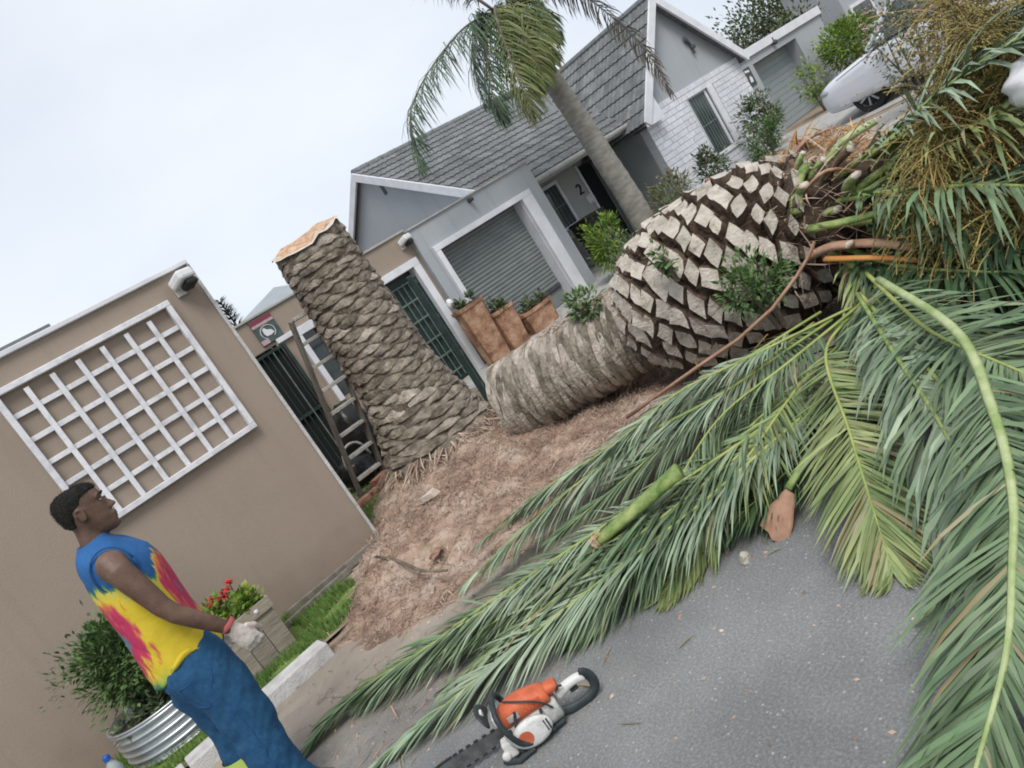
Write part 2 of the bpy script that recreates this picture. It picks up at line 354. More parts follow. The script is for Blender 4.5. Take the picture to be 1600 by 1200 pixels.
t = thing('trellis', 'white square wooden trellis hung on the beige wall', 'trellis', (.99, 6.24, 1.42))
x0, x1, z0, z1 = .345, 1.65, 1.425, 2.56
b = .022
for nm, a in (('frame_rail', (x0-b, x1+b, z1-b, z1+b)), ('frame_rail', (x0-b, x1+b, z0-b, z0+b)), ('frame_post', (x0-b, x0+b, z0+b+.001, z1-b-.001)), ('frame_post', (x1-b, x1+b, z0+b+.001, z1-b-.001))):
    MB().bbox(a[0], a[1], 6.190, 6.249, a[2], a[3], .005).build(nm, 'trellis_white', t)
for i in range(1, 7):
    x = x0+(x1-x0)*i/7+rnd(-.003, .003); MB().bbox(x-.019, x+.019, 6.207, 6.222, z0+b+.001, z1-b-.03, .003).build('slat', 'trellis_white', t)
for i in range(1, 6):
    z = z0+(z1-z0)*i/6+rnd(-.003, .003); MB().bbox(x0+b+.001, x1-b-.001, 6.224, 6.239, z-.019, z+.019, .003).build('slat', 'trellis_white', t)

def wall_lamp(x, y, z, s, label):
    w = thing('wall_lamp', label, 'lamp', (x, y, z))
    T = Matrix.Translation((x, y, z)) @ Matrix.Scale(s, 4)
    MB().bbox(-.05, .05, -.03, -.001, -.05, .05, .006, T).build('bracket', 'white_plastic', w)
    mb = MB(); T2 = T @ Euler((radians(-14), 0, radians(25))).to_matrix().to_4x4()
    mb.bbox(-.10, .10, -.26, -.03, -.005, .105, .03, T2); mb.build('housing', 'white_plastic', w, smooth=False)
    mb = MB(); mb.bbox(-.055, .085, -.24, -.09, -.075, -.006, .025, T2); mb.build('lens', 'black_plastic', w)
wall_lamp(1.80, 6.248, 2.60, .78, 'white sensor lamp near the top corner of the beige wall above trellis')

# ------------------------------------------------------------------ beige entrance wall behind the stump
e = thing('entrance_wall', 'beige entrance wall with white framed doorway beside the grey garage', 'wall', (4.5, 10.3, 0))
mb = MB()
for a in ((-2, 3.22, 0, 2.46), (3.22, 3.62, 2.02, 2.46), (3.62, 3.98, 0, 2.46), (3.98, 4.30, 1.98, 2.46), (3.98, 4.30, 0, .9), (4.30, 5.40, 0, 2.46), (5.40, 6.08, 2.0, 2.46), (6.08, 6.285, 0, 2.46)):
    mb.box(a[0], a[1], 10.3, 10.52, a[2], a[3])
mb.build('wall', 'beige_plaster', e)
MB().bbox(-2, 6.285, 10.27, 10.56, 2.462, 2.495, .005).build('coping', 'concrete', e)
mb = MB(); mb.bbox(5.36, 6.205, 10.24, 10.40, 1.93, 2.045, .006); mb.bbox(6.075, 6.205, 10.24, 10.62, .02, 1.929, .006); mb.bbox(5.28, 5.41, 10.24, 10.42, .02, 1.929, .006)
mb.build('door_frame', 'white_paint', e)
mb = MB(); mb.bbox(3.91, 4.38, 10.24, 10.32, 1.94, 2.06, .006); mb.bbox(3.90, 3.985, 10.24, 10.32, .88, 1.939, .006); mb.bbox(4.29, 4.38, 10.24, 10.32, .88, 1.939, .006); mb.bbox(3.64, 3.90, 10.25, 10.31, 2.0, 2.07, .006)
w = mb.build('window_frame', 'white_paint', e)
MB().box(3.99, 4.285, 10.40, 10.42, .9, 1.98).build('pane', 'glass', w)
d = MB(); d.box(5.411, 6.074, 10.44, 10.48, .05, 1.93); door = d.build('door', 'green_steel', e)
for k in range(5):
    x = 5.50+k*.105; MB().tube([(x, 10.40, .12), (x, 10.40, 1.80)], .009, 6).build('bar', 'bar_steel', door)
for z in (.25, .55, .85, 1.2, 1.5, 1.78): MB().bbox(5.46, 5.96, 10.392, 10.407, z-.012, z+.012, .002).build('bar', 'bar_steel', door)
MB().bbox(5.50, 5.56, 10.36, 10.40, 1.66, 1.80, .01).build('handle', 'white_plastic', door)
d = MB(); d.box(3.18, 3.64, 10.60, 10.62, 0, 2.02); d.build('passage_shade', 'dark_void', e)  # near-black sheet painting the shade inside the opening
gt = thing('barred_gate', 'dark green barred gate standing between the beige garage and the ladder', 'gate', (3.4, 10.2, 0))
for x in (2.62, 3.66): MB().bbox(x-.025, x+.025, 10.16, 10.22, .05, 1.99, .004).build('frame', 'green_steel', gt)
for z in (.12, 1.0, 1.96): MB().bbox(2.646, 3.634, 10.17, 10.21, z-.02, z+.02, .003).build('rail', 'green_steel', gt)
for k in range(11):
    x = 2.71+k*.085; MB().tube([(x, 10.17, .14), (x, 10.17, 1.94)], .010, 6).build('bar', 'bar_steel' if k % 3 == 0 else 'green_steel', gt)
d = MB(); d.box(2.65, 3.63, 10.225, 10.235, .1, 1.95); d.build('gate_shade', 'dark_void', gt)  # near-black sheet painted as the shade behind the bars
# gate leaf standing open towards the street, seen edge on
lf = thing('open_gate_leaf', 'dark green steel gate leaf standing open behind the palm stump', 'gate', (4.7, 8.2, 0))
A, B = V((5.02, 8.62, .05)), V((4.44, 7.70, .06)); dx = (B-A).normalized(); nx = V((-dx.y, dx.x, 0)); Lf = (B-A).length
T = axes(dx, nx, (0, 0, 1), A)
for x in (-.04, Lf): MB().bbox(x-.035, x+.035, -.035, .035, -.06, 1.74, .006, T).build('post', 'green_steel', lf)
for z in (.12, .6, 1.15, 1.66): MB().bbox(0, Lf-.04, -.018, .018, z-.025, z+.025, .004, T).build('rail', 'green_steel', lf)
for k in range(10):
    x = .06+k*(Lf-.12)/9; MB().tube([T @ V((x, 0, .15)), T @ V((x, 0, 1.64))], .009, 6).build('bar', 'green_steel', lf)
wall_lamp(6.13, 10.298, 2.27, .85, 'white sensor lamp above the white door frame of the entrance wall')

s = thing('sign_board', 'dark security sign with red heading and pale emblem on the beige entrance wall', 'sign', (3.62, 10.29, 2.08))
T = Matrix.Translation((3.62, 10.285, 2.255))
MB().bbox(-.17, .17, -.012, .012, -.185, .185, .004, T).build('panel', 'sign_dark', s)
MB().box(-.165, .165, -.0155, -.0125, .115, .18, T).build('heading', 'sign_red', s)
MB().box(-.165, .165, -.0155, -.0125, .075, .113, T).build('heading_band', 'sign_pink', s)
mb = MB(); mb.tube([T @ V((.105*cos(a), -.016, -.04+.095*sin(a))) for a in [radians(q) for q in range(-60, 241, 15)]], .005, 5); mb.build('emblem_ring', 'sign_white', s)
mb = MB()
mb.add([T @ V((x*1.3, -.017, z*1.2-.03)) for x, z in ((-.045, .04), (-.02, .05), (.0, .02), (.04, .0), (.06, -.04), (.02, -.055), (-.035, -.05), (-.05, -.01))], [tuple(range(8))])
mb.build('emblem_figure', 'sign_white', s)
MB().box(-.165, -.05, -.0155, -.0125, -.18, -.115, T).build('corner_print', 'sign_pink', s)

# ------------------------------------------------------------------ the grey house
h = thing('house', 'grey single-storey house with tiled roof, roller garage and white brick gable wing', 'house', (10, 10.2, 0))
mb = MB()                                           # garage block in front: wall round the door opening, sides and flat top
for a in ((6.29, 6.585, 0, 2.42), (6.585, 8.50, 1.94, 2.42), (8.50, 9.04, 0, 2.42)): mb.box(a[0], a[1], 10.2, 10.46, a[2], a[3])
mb.box(6.29, 6.5, 10.47, 13.2, 0, 2.40); mb.box(8.84, 9.04, 10.47, 13.2, 0, 2.40); mb.box(6.502, 8.838, 10.47, 13.2, 2.2, 2.38)
mb.box(6.502, 8.838, 13.0, 13.2, 0, 2.19)
mb.build('garage_wall', 'grey_plaster', h)
MB().bbox(6.285, 9.06, 10.17, 10.5, 2.422, 2.452, .006).build('garage_coping', 'concrete', h)
mb = MB(); mb.bbox(6.49, 8.745, 10.13, 10.25, 1.935, 2.03, .006); mb.bbox(6.49, 6.59, 10.13, 10.22, .06, 1.934, .006); mb.bbox(8.50, 8.745, 10.13, 10.26, .06, 1.934, .006)
mb.bbox(8.486, 8.499, 10.20, 10.46, .06, 1.93, .003)
mb.build('garage_door_frame', 'white_paint', h)
gd = MB().box(6.59, 8.48, 10.435, 10.45, .40, 1.935).build('garage_door', 'roller_slat', h)
sl = MB()
pr = [(0, 0), (-.014, .012), (-.018, .034), (-.012, .056), (0, .066)]
sl.rings([[V((x, a, z)) for a, z in pr] for x in (-.943, .943)], True, True); slm = sl.mesh('slat', 'roller_slat')
for k in range(23): link('slat', slm, gd, T=Matrix.Translation((7.537, 10.434, .40+k*.0667)))
MB().bbox(6.592, 8.478, 10.40, 10.44, .34, .40, .008, Matrix.Rotation(radians(.0), 4, 'Y')).build('bottom_rail', 'dark_grey', gd)
MB().box(6.6, 8.48, 10.75, 10.77, .06, 1.9).build('garage_shade', 'dark_void', h)  # near-black sheet as the garage's inner shade, seen under the door
MB().bbox(8.10, 8.478, 10.44, 10.5, .07, .33, .004).build('garage_panel', 'roller_slat', h)
mb = MB(); mb.bbox(7.55, 7.62, 10.10, 10.20, 2.32, 2.39, .015); mb.ell((7.58, 10.09, 2.35), (.03, .03, .03)); mb.build('camera_dome', 'dark_grey', h)

# main roof: gable end at x = 8.9, ridge at y = 15.05
RX0, RX1, RYr, RZr, RYe, RZe = 8.9, 14.6, 15.05, 4.43, 10.9, 2.15
sx = V((1, 0, 0)); sd = V((0, RYe-RYr, RZe-RZr)); SL = sd.length; sd.normalize(); sn = sx.cross(sd)*-1
if sn.z < 0: sn = -sn
mb = MB()
mb.add([(RX0, RYe, RZe-.07), (RX1, RYe, RZe-.07), (RX1, RYr, RZr-.07), (RX0, RYr, RZr-.07), (RX1, 19.2, RZe-.07), (RX0, 19.2, RZe-.07)], [(0, 1, 2, 3), (3, 2, 4, 5)])
roof = mb.build('roof', 'ridge_tile', h)
prof = [(-.135, .0), (-.10, .018), (-.06, .02), (-.02, .004), (.025, .004), (.065, .02), (.105, .018), (.135, .002)]
tm = MB(); tl = .345
top = [V((a, 0, z+.002)) for a, z in prof]; bot = [V((a, tl, z+.03)) for a, z in prof]; bot2 = [V((a, tl, z+.006)) for a, z in prof]
tm.rings([top, bot, bot2], False, False, close=False); tile = tm.mesh('tile', 'roof_tile')
rows = 15
for r in range(rows):
    for c in range(15):
        p = V((RX0+.14+c*.27, RYr, RZr))+sd*(r*SL/rows)+sn*.01
        p += V((rnd(-.004, .004), 0, 0))
        link('tile', tile, roof, T=axes(sx, sd, sn, p))
mb = MB()
for k in range(13):
    x = RX0+.02+k*.42; mb.tube([(x, RYr, RZr+.01), (x+.43, RYr, RZr+.018)], .085, 10)
mb.build('ridge_cap', 'ridge_tile', roof)
# left gable end wall and its white barge boards
mb = MB(); mb.add([(9.02, 10.95, 1.8), (9.02, 19.1, 1.8), (9.02, 19.1, 2.1), (9.02, RYr, 4.34), (9.02, 10.95, 2.1), (9.2, 10.95, 1.8), (9.2, 19.1, 1.8), (9.2, 19.1, 2.1), (9.2, RYr, 4.34), (9.2, 10.95, 2.1)],
       [(0, 1, 2, 3, 4), (9, 8, 7, 6, 5), (0, 5, 6, 1), (1, 6, 7, 2), (2, 7, 8, 3), (3, 8, 9, 4), (4, 9, 5, 0)])
mb.build('gable_wall', 'grey_plaster', h)
def barge(mb, a, b, w, th, dn):         # board from a to b, hanging w below the line
    a, b = V(a), V(b); d = (b-a).normalized(); n = V(dn); u = V((0, 0, -1)); u = (u-d*u.dot(d)).normalized()
    mb.add([a+n*o+u*q for o in (0, th) for q in (0, w)]+[b+n*o+u*q for o in (0, th) for q in (0, w)], [(0, 1, 3, 2), (4, 6, 7, 5), (0, 4, 5, 1), (2, 3, 7, 6), (0, 2, 6, 4), (1, 5, 7, 3)])
mb = MB(); barge(mb, (8.86, RYe-.1, RZe-.04), (8.86, RYr, RZr+.02), .17, .05, (1, 0, 0)); barge(mb, (8.861, 19.3, RZe-.04), (8.861, RYr+.002, RZr+.02), .17, .05, (1, 0, 0)); mb.build('barge_board', 'white_paint', h)
MB().bbox(9.0, 9.018, 14.45, 14.56, 3.65, 3.95, .004).build('vent', 'dark_grey', h)
# porch between garage and wing
mb = MB(); mb.box(9.06, 12.46, 12.25, 12.45, 0, 2.6); mb.build('porch_wall', 'porch_plaster', h)
mb = MB(); mb.box(9.05, 12.44, 10.86, 10.98, 2.02, 2.13); mb.build('eave_fascia', 'concrete', h)
mb = MB(); mb.tube([(9.06, 10.82, 2.10), (12.43, 10.82, 2.10)], .055, 10); mb.build('gutter', 'concrete', h)
MB().box(9.06, 12.44, 10.99, 12.24, 2.06, 2.09).build('porch_ceiling', 'porch_plaster', h)
def window(x0, x1, z0, z1, y, fr, nb, parent, fm='white_paint', bm_='bar_steel', depth=.06):
    mb = MB(); mb.bbox(x0-fr, x1+fr, y-.03, y+.02, z1, z1+fr, .004); mb.bbox(x0-fr, x1+fr, y-.05, y+.02, z0-fr, z0, .004); mb.bbox(x0-fr, x0, y-.03, y+.02, z0+.001, z1-.001, .004); mb.bbox(x1, x1+fr, y-.03, y+.02, z0+.001, z1-.001, .004)
    w = mb.build('window', fm, parent)
    MB().box(x0, x1, y-.002, y+.01, z0, z1).build('pane', 'glass', w)
    for k in range(nb):
        x = x0+(x1-x0)*(k+1)/(nb+1); MB().tube([(x, y-.018, z0), (x, y-.018, z1)], .008, 6).build('bar', bm_, w)
    MB().bbox(x0+.002, x1-.002, y-.02, y-.012, (z0+z1)/2-.012, (z0+z1)/2+.012, .002).build('bar', bm_, w)
    return w
window(10.72, 11.22, 1.02, 1.9, 12.235, .07, 3, h)
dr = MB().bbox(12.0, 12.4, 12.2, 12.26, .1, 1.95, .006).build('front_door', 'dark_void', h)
MB().bbox(11.93, 11.995, 12.2, 12.245, .1, 2.0, .005).build('door_post', 'white_paint', h)
MB().bbox(11.78, 11.94, 12.215, 12.248, 1.16, 1.34, .006).build('letter_box', 'white_plastic', h)
cu = bpy.data.curves.new('two', 'FONT'); cu.body = '2'; cu.size = .34; cu.extrude = .012
to = bpy.data.objects.new('tmp', cu); COL.objects.link(to); dg = bpy.context.evaluated_depsgraph_get()
me = bpy.data.meshes.new_from_object(to.evaluated_get(dg)); bpy.data.objects.remove(to); me.materials.clear(); me.materials.append(M['black_plastic'])
link('house_number', me, h, T=Matrix.Translation((11.68, 12.235, 1.42)) @ Euler((radians(90), 0, 0)).to_matrix().to_4x4())

# white brick wing with gable towards the street
WX0, WX1, WY, WE, WAX, WAZ = 12.47, 16.2, 10.5, 2.14, 14.3, 4.06
wx0, wx1, wz0, wz1 = 14.03, 14.80, .60, 1.90
mb = MB()
for a in ((WX0+.01, wx0, 0, WE), (wx1, WX1-.01, 0, WE), (wx0, wx1, 0, wz0), (wx0, wx1, wz1, WE)): mb.box(a[0], a[1], WY, WY+.2, a[2], a[3])
bw = mb.build('brick_wall', 'mortar', h)
nr, bl = 18, .31; rh = WE/nr
cache = {}
for r in range(nr):
    x = WX0+.003-(bl/2 if r % 2 else 0); z0 = r*rh
    while x < WX1-.02:
        a, b2 = max(x, WX0+.003), min(x+bl, WX1-.003); x += bl
        if b2-a < .05: continue
        segs = [(a, b2)]
        if wz0-rh*.5 < z0+rh*.5 < wz1+rh*.3:
            segs = [(p, q) for p, q in ((a, min(b2, wx0-.08)), (max(a, wx1+.2), b2)) if q-p > .04]
        for p, q in segs:
            k = round(q-p, 2)
            if k not in cache: cache[k] = MB().bbox(-k/2+.004, k/2-.004, -.016, .004, .005, rh-.005, .004).mesh('brick', 'white_brick')
            link('brick', cache[k], bw, T=Matrix.Translation(((p+q)/2, WY-.002+rnd(-.003, .003), z0)))
window(wx0, wx1-.12, wz0, wz1-.02, WY+.06, .07, 6, h)
mb = MB(); mb.bbox(wx0-.06, wx1+.19, WY-.05, WY+.05, wz0-.09, wz0-.01, .005); mb.build('window_sill', 'white_paint', h)
mb = MB(); mb.bbox(wx1-.04, wx1+.16, WY-.03, WY+.01, wz0, wz1+.02, .005); mb.build('window_shutter', 'white_paint', h)
# side wall, gable triangle
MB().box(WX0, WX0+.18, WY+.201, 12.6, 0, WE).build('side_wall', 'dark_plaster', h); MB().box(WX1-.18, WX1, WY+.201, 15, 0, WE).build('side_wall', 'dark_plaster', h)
mb = MB(); mb.add([(WX0+.02, WY+.01, WE), (WX1-.02, WY+.01, WE), (WAX, WY+.01, WAZ-.05), (WX0+.02, WY+.15, WE), (WX1-.02, WY+.15, WE), (WAX, WY+.15, WAZ-.05)], [(0, 1, 2), (5, 4, 3), (0, 3, 4, 1), (1, 4, 5, 2), (2, 5, 3, 0)])
mb.build('gable_wall', 'grey_plaster', h)
mb = MB(); OV = .22
eL, eR = V((WX0-.22, 0, WE-.20)), V((WX1+.15, 0, WE-.12))
mb.add([(eL.x, WY-OV, eL.z-.05), (WAX, WY-OV, WAZ-.05), (eR.x, WY-OV, eR.z-.05), (eL.x, 16, eL.z-.05), (WAX, 16, WAZ-.05), (eR.x, 16, eR.z-.05)], [(0, 1, 4, 3), (1, 2, 5, 4)])
wr = mb.build('wing_roof', 'ridge_tile', h)
d2 = V((eL.x-WAX, 0, eL.z-WAZ)); L2 = d2.length; d2.normalize(); n2 = V((-d2.z, 0, d2.x)); n2 = n2 if n2.z > 0 else -n2
for r in range(9):
    for c in range(13):
        p = V((WAX, WY-OV+.15+c*.27, WAZ))+d2*(r*L2/9)+n2*.01
        link('tile', tile, wr, T=axes((0, -1, 0) if (V((0, -1, 0)).cross(d2)).dot(n2) > 0 else (0, 1, 0), d2, n2, p))
d3 = V((eR.x-WAX, 0, eR.z-WAZ)); L3 = d3.length; d3.normalize()
mb = MB(); mb.tube([(WAX, WY-OV, WAZ+.02), (WAX, 14.6, WAZ+.02)], .08, 8); mb.build('ridge_cap', 'ridge_tile', wr)
mb = MB(); barge(mb, (eL.x, WY-OV-.03, eL.z+.02), (WAX, WY-OV-.03, WAZ+.06), .17, .05, (0, 1, 0)); barge(mb, (eR.x, WY-OV-.031, eR.z+.02), (WAX, WY-OV-.031, WAZ+.06), .17, .05, (0, 1, 0))
mb.build('barge_board', 'white_paint', h)
mb = MB(); mb.add([(eL.x+.02, WY-OV, eL.z-.1), (eL.x+.02, WY+.3, eL.z-.1), (WX0+.4, WY+.3, eL.z-.1), (WX0+.4, WY-OV, eL.z-.1), (eL.x+.02, WY-OV+.02, eL.z), (WX0+.4, WY-OV+.02, WE+.4)], [(0, 1, 2, 3), (0, 3, 5, 4)])
mb.build('eave_box', 'white_paint', h)
mb = MB(); mb.tube([(14.9, WY-.03, 3.0), (14.95, WY-.04, 2.8), (14.92, WY-.04, 2.65)], .03, 5); mb.ell((14.98, WY-.05, 2.78), (.08, .03, .05)); mb.ell((14.85, WY-.05, 2.98), (.05, .03, .07)); mb.build('wall_ornament', 'dark_grey', h)

# neighbour's garage to the right of the wing
n = thing('neighbouring_garage', 'flat grey garage with pale parapet and plain roller door right of white brick wing', 'building', (18.5, 11, 0))
GX0, GX1, GY, GH = 16.28, 20.6, 10.75, 2.16
mb = MB()
for a in ((GX0, 17.05, 0, 1.98), (17.05, 19.15, 1.80, 1.98), (19.15, GX1, 0, 1.98)): mb.box(a[0], a[1], GY, GY+.4, a[2], a[3])
mb.box(GX0, GX0+.2, GY+.41, 15, 0, 1.97); mb.box(GX1-.2, GX1, GY+.41, 15, 0, 1.97); mb.build('wall', 'grey_plaster', n)
MB().bbox(GX0-.02, GX1+.05, GY-.06, GY+.5, 1.982, 2.19, .01).build('parapet', 'white_paint', n)
MB().box(GX0+.2, GX1-.2, GY+.51, 15, 1.9, 2.05).build('roof', 'ridge_tile', n)
gd = MB().box(17.05, 19.15, GY+.34, GY+.36, .05, 1.80).build('garage_door', 'roller_pale', n)
sl = MB().bbox(-1.045, 1.045, -.012, .001, .004, .138, .003).mesh('slat', 'roller_pale')
for k in range(12): link('slat', sl, gd, T=Matrix.Translation((18.1, GY+.339, .08+k*.143)))
mb = MB(); mb.ell((18.15, GY-.08, 1.97), (.07, .06, .06)); mb.tube([(18.15, GY-.05, 1.97), (18.15, GY-.07, 2.1)], .02, 6); mb.build('lamp', 'dark_grey', n)
pq = thing('wall_plaque', 'small dark plaque with pale figure on the pillar of the grey garage', 'sign', (16.7, GY-.01, 1.4))
T = Matrix.Translation((16.68, GY-.012, 1.62))
MB().bbox(-.16, .16, -.012, .010, -.24, .2, .005, T).build('panel', 'dark_grey', pq)
mb = MB(); mb.add([T @ V((x, -.016, z)) for x, z in ((-.05, -.15), (.06, -.16), (.08, -.06), (.02, 0), (-.03, -.04))], [tuple(range(5))]); mb.add([T @ V((x, -.016, z)) for x, z in ((-.1, .1), (.09, .08), (.09, .13), (-.1, .15))], [(0, 1, 2, 3)]); mb.build('figure', 'sign_white', pq)

# houses farther away
f = thing('far_house', 'pale grey far house with small white framed window behind the hedge', 'house', (29, 14, 0))
mb = MB(); mb.box(28.4, 38, 14, 15.8, 0, 3.6); mb.build('wall', 'grey_plaster', f)
window(28.9, 30.3, .85, 1.66, 13.98, .12, 1, f)
mb = MB(); mb.tube([(31.5, 13.93, 0), (31.5, 13.93, 3.5)], .06, 6); mb.build('downpipe', 'dark_grey', f)
mb = MB(); mb.add([(28.2, 13.8, 3.6), (38.3, 13.8, 3.6), (38.3, 14.9, 4.0), (28.2, 14.9, 4.0), (28.2, 16, 3.6), (38.3, 16, 3.6)], [(0, 1, 2, 3), (3, 2, 5, 4), (0, 3, 4), (1, 5, 2), (0, 4, 5, 1)]); mb.build('roof', 'ridge_tile', f)
f = thing('back_roof_house', 'house with plain pale grey hipped roof behind the sign on the entrance wall', 'house', (5, 14, 0))
MB().box(4.35, 6.0, 13.4, 17.8, 0, 2.6).build('wall', 'beige_plaster', f)
mb = MB(); P = [(4.2, 13.2, 2.66), (6.1, 13.2, 2.66), (6.1, 18, 2.66), (4.2, 18, 2.66), (5.75, 14.6, 3.12), (6.1, 15.4, 3.12)]
mb.add(P, [(0, 1, 5, 4), (0, 4, 3), (3, 4, 5, 2), (1, 2, 5), (0, 3, 2, 1)]); mb.build('roof', 'roller_pale', f)

# ------------------------------------------------------------------ palm materials
mat('scar', (.095, .08, .06), (.30, .26, .205), scale=9, rough=.9, bump=.9, bscale=40, obj=.16, detail=8, c3=(.19, .16, .125))
mat('scar_pale', (.21, .175, .14), (.47, .41, .345), scale=9, rough=.9, bump=.9, bscale=45, obj=.16, detail=8)
mat('trunk_core', (.07, .055, .042), (.19, .155, .12), scale=14, rough=1, bump=1, bscale=50)
mat('head_core', (.03, .02, .014), (.09, .06, .042), scale=12, rough=1, bump=1, bscale=60)
mat('cut_wood', (.42, .23, .12), (.72, .52, .36), scale=18, rough=.9, bump=1, bscale=90, detail=8)
mat('cut_rim', (.50, .43, .36), (.62, .55, .47), scale=16, rough=.9, bump=.6)
mat('leaf_base_side', (.07, .047, .034), (.17, .118, .083), scale=16, rough=.9, bump=.7, obj=.2)
mat('leaf_base_cut', (.12, .095, .07), (.50, .45, .385), scale=11, rough=.85, bump=.7, bscale=50, obj=.16, detail=8, c3=(.37, .33, .275), lo=.25, hi=.58)
mat('leaf_base_red', (.12, .055, .035), (.34, .21, .15), scale=14, rough=.9, bump=.7, obj=.25, detail=8)
mat('frond_green', (.085, .142, .066), (.18, .245, .13), scale=2.5, rough=.5, island=.4, hue=.016, spec=.5, dry=.03)
mat('frond_silver', (.165, .232, .14), (.30, .37, .25), scale=2.5, rough=.45, island=.3, hue=.014, spec=.5, dry=.03)
mat('frond_olive', (.13, .18, .06), (.25, .29, .115), scale=2.5, rough=.45, island=.35, hue=.015, spec=.45, dry=.07)
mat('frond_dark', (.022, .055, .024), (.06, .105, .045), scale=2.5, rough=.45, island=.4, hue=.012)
mat('frond_dry', (.20, .165, .09), (.32, .26, .15), scale=3, rough=.7, island=.3)
mat('rachis', (.20, .27, .07), (.38, .40, .13), scale=5, rough=.45)
mat('petiole', (.10, .18, .04), (.33, .38, .14), scale=11, rough=.5, detail=8, bump=.25, bscale=60)
mat('petiole_pale', (.22, .30, .10), (.42, .47, .25), scale=11, rough=.5, detail=8, bump=.25, bscale=60)
mat('orange_stalk', (.38, .15, .035), (.50, .24, .07), scale=6, rough=.6)
mat('brown_stalk', (.26, .14, .085), (.42, .26, .18), scale=6, rough=.8, bump=.4)
mat('fruit_strand', (.20, .17, .05), (.36, .26, .08), scale=6, rough=.6, island=.35, hue=.025)
mat('fruit_strand_orange', (.36, .19, .055), (.50, .29, .09), scale=6, rough=.6, island=.3, hue=.02)
mat('bud', (.11, .10, .035), (.22, .17, .06), scale=6, rough=.6, island=.4, hue=.02)

# ------------------------------------------------------------------ fallen litter: soil heap and fibres
ST = V((3.27, 6.93, 0))
def litter_h(x, y):
    fx = min(1, (x-.85-max(0, y-5)*.62)/.5) if x < 2.5 else min(1, max(0, (4.6-x)/.9)); fx = max(0, fx)
    fy = min(1, max(0, (y-3.85-.4*max(0, 1.9-x))/.9)); fy *= min(1, max(0, (7.6-y)/.8)); 
    b = .085*fx*fy
    d = (V((x, y, 0))-ST).length; b += .10*max(0, 1-d/1.25)**1.3
    b += .06*math.exp(-((x-3.1)**2+(y-5.6)**2)/.5)
    n1 = noise.noise(V((x*1.7, y*1.7, 3.1))); n2 = noise.noise(V((x*5, y*5, 1.7))); n3 = noise.noise(V((x*16, y*16, .3)))
    return (b*(1+.6*n1+.3*n2)+.034*(n3+.6*n2)*min(1, b*14)) - .012 + (.05 if y > 5.05 else 0)*min(1, b*20)
mb = MB(); nx, ny, X0, X1, Y0, Y1 = 170, 170, .3, 4.8, 3.3, 8.0
vs_ = [(X0+(X1-X0)*i/nx, Y0+(Y1-Y0)*j/ny) for j in range(ny+1) for i in range(nx+1)]
mb.add([(x, y, litter_h(x, y)) for x, y in vs_], [(j*(nx+1)+i, j*(nx+1)+i+1, (j+1)*(nx+1)+i+1, (j+1)*(nx+1)+i) for j in range(ny) for i in range(nx)])
o = mb.build('fibre_heap', 'litter_soil', smooth=True); o['kind'] = 'stuff'
tag(o, 'heap of brown palm fibre and sawdust round the stump spilling onto the road', 'debris')
R = random.Random(11); mb = MB()
cnt = 0
while cnt < 26000:
    x, y = R.uniform(.35, 4.7), R.uniform(3.4, 7.7); z = litter_h(x, y)
    if z < (.0 if y < 5.05 else .06): 
        if R.random() > .06: continue
        z = 0.002 if y < 5.05 else .06
    if noise.noise(V((x*1.1, y*1.1, 7.7)))+.5*noise.noise(V((x*3.5, y*3.5, 2.7))) < R.uniform(-.7, .25) and R.random() < .75: continue
    cnt += 1
    a = R.gauss(.7, 1.0) if R.random() < .7 else R.uniform(0, pi); L = R.uniform(.02, .09)*(2.2 if R.random() < .07 else 1); w = R.uniform(.0008, .0026)*(2 if R.random() < .06 else 1)
    d = V((cos(a), -sin(a), R.gauss(.05, .25))); s = V((sin(a), cos(a), R.uniform(-.4, .4)))*w; p = V((x, y, z+.004)); m = p+d*L*.5+V((R.gauss(0, .01), R.gauss(0, .01), R.uniform(0, .02))); q = p+d*L; q.z = max(litter_h(q.x, q.y), 0)+R.uniform(.0, .02)
    mb.add([p-s, p+s, m+s, m-s, q], [(0, 1, 2, 3), (3, 2, 4)])
o = mb.build('loose_fibres', 'fibre'); o['kind'] = 'stuff'; tag(o, 'loose tan palm fibres strewn over the heap and road edge', 'debris')
# crumbs on the asphalt
mb = MB()
for k in range(900):
    x = R.uniform(.2, 3.2); y = R.uniform(.6, 4.4)
    if R.random() > math.exp(-max(0, 3.4-.55*x-y+.4)*1.1): continue
    s = R.uniform(.003, .010); a = R.uniform(0, pi); d = V((cos(a), sin(a), 0)); e2 = V((-sin(a), cos(a), 0))
    c = V((x, y, .001)); mb.add([c+d*s*1.6, c+e2*s, c-d*s*1.6, c-e2*s, c+V((0, 0, s*.8))], [(0, 1, 4), (1, 2, 4), (2, 3, 4), (3, 0, 4)])
o = mb.build('crumbs', 'fibre'); o['kind'] = 'stuff'; tag(o, 'small chips and crumbs scattered on the asphalt', 'debris')
mb = MB()
for k in range(160):
    x = R.uniform(.5, 3.0); y = R.uniform(.9, 4.2)
    if abs(y-(3.1-.5*(x-1.2))) > R.expovariate(2.2): continue
    a = R.uniform(0, 2*pi); l = R.uniform(.05, .22); d = V((cos(a), sin(a), 0)); e2 = V((-sin(a), cos(a), 0))*R.uniform(.002, .006); c = V((x, y, .003)); m_ = c+d*l*.5+V((0, 0, R.uniform(.001, .012))); mb.add([c-e2*.4, c+e2*.4, m_+e2, m_-e2, c+d*l+e2*R.uniform(-2, 2)], [(0, 1, 2, 3), (3, 2, 4)])
o = mb.build('torn_leaflets', 'frond_dry'); o['kind'] = 'stuff'; tag(o, 'torn dry leaflets scattered on the asphalt round the fronds', 'debris')
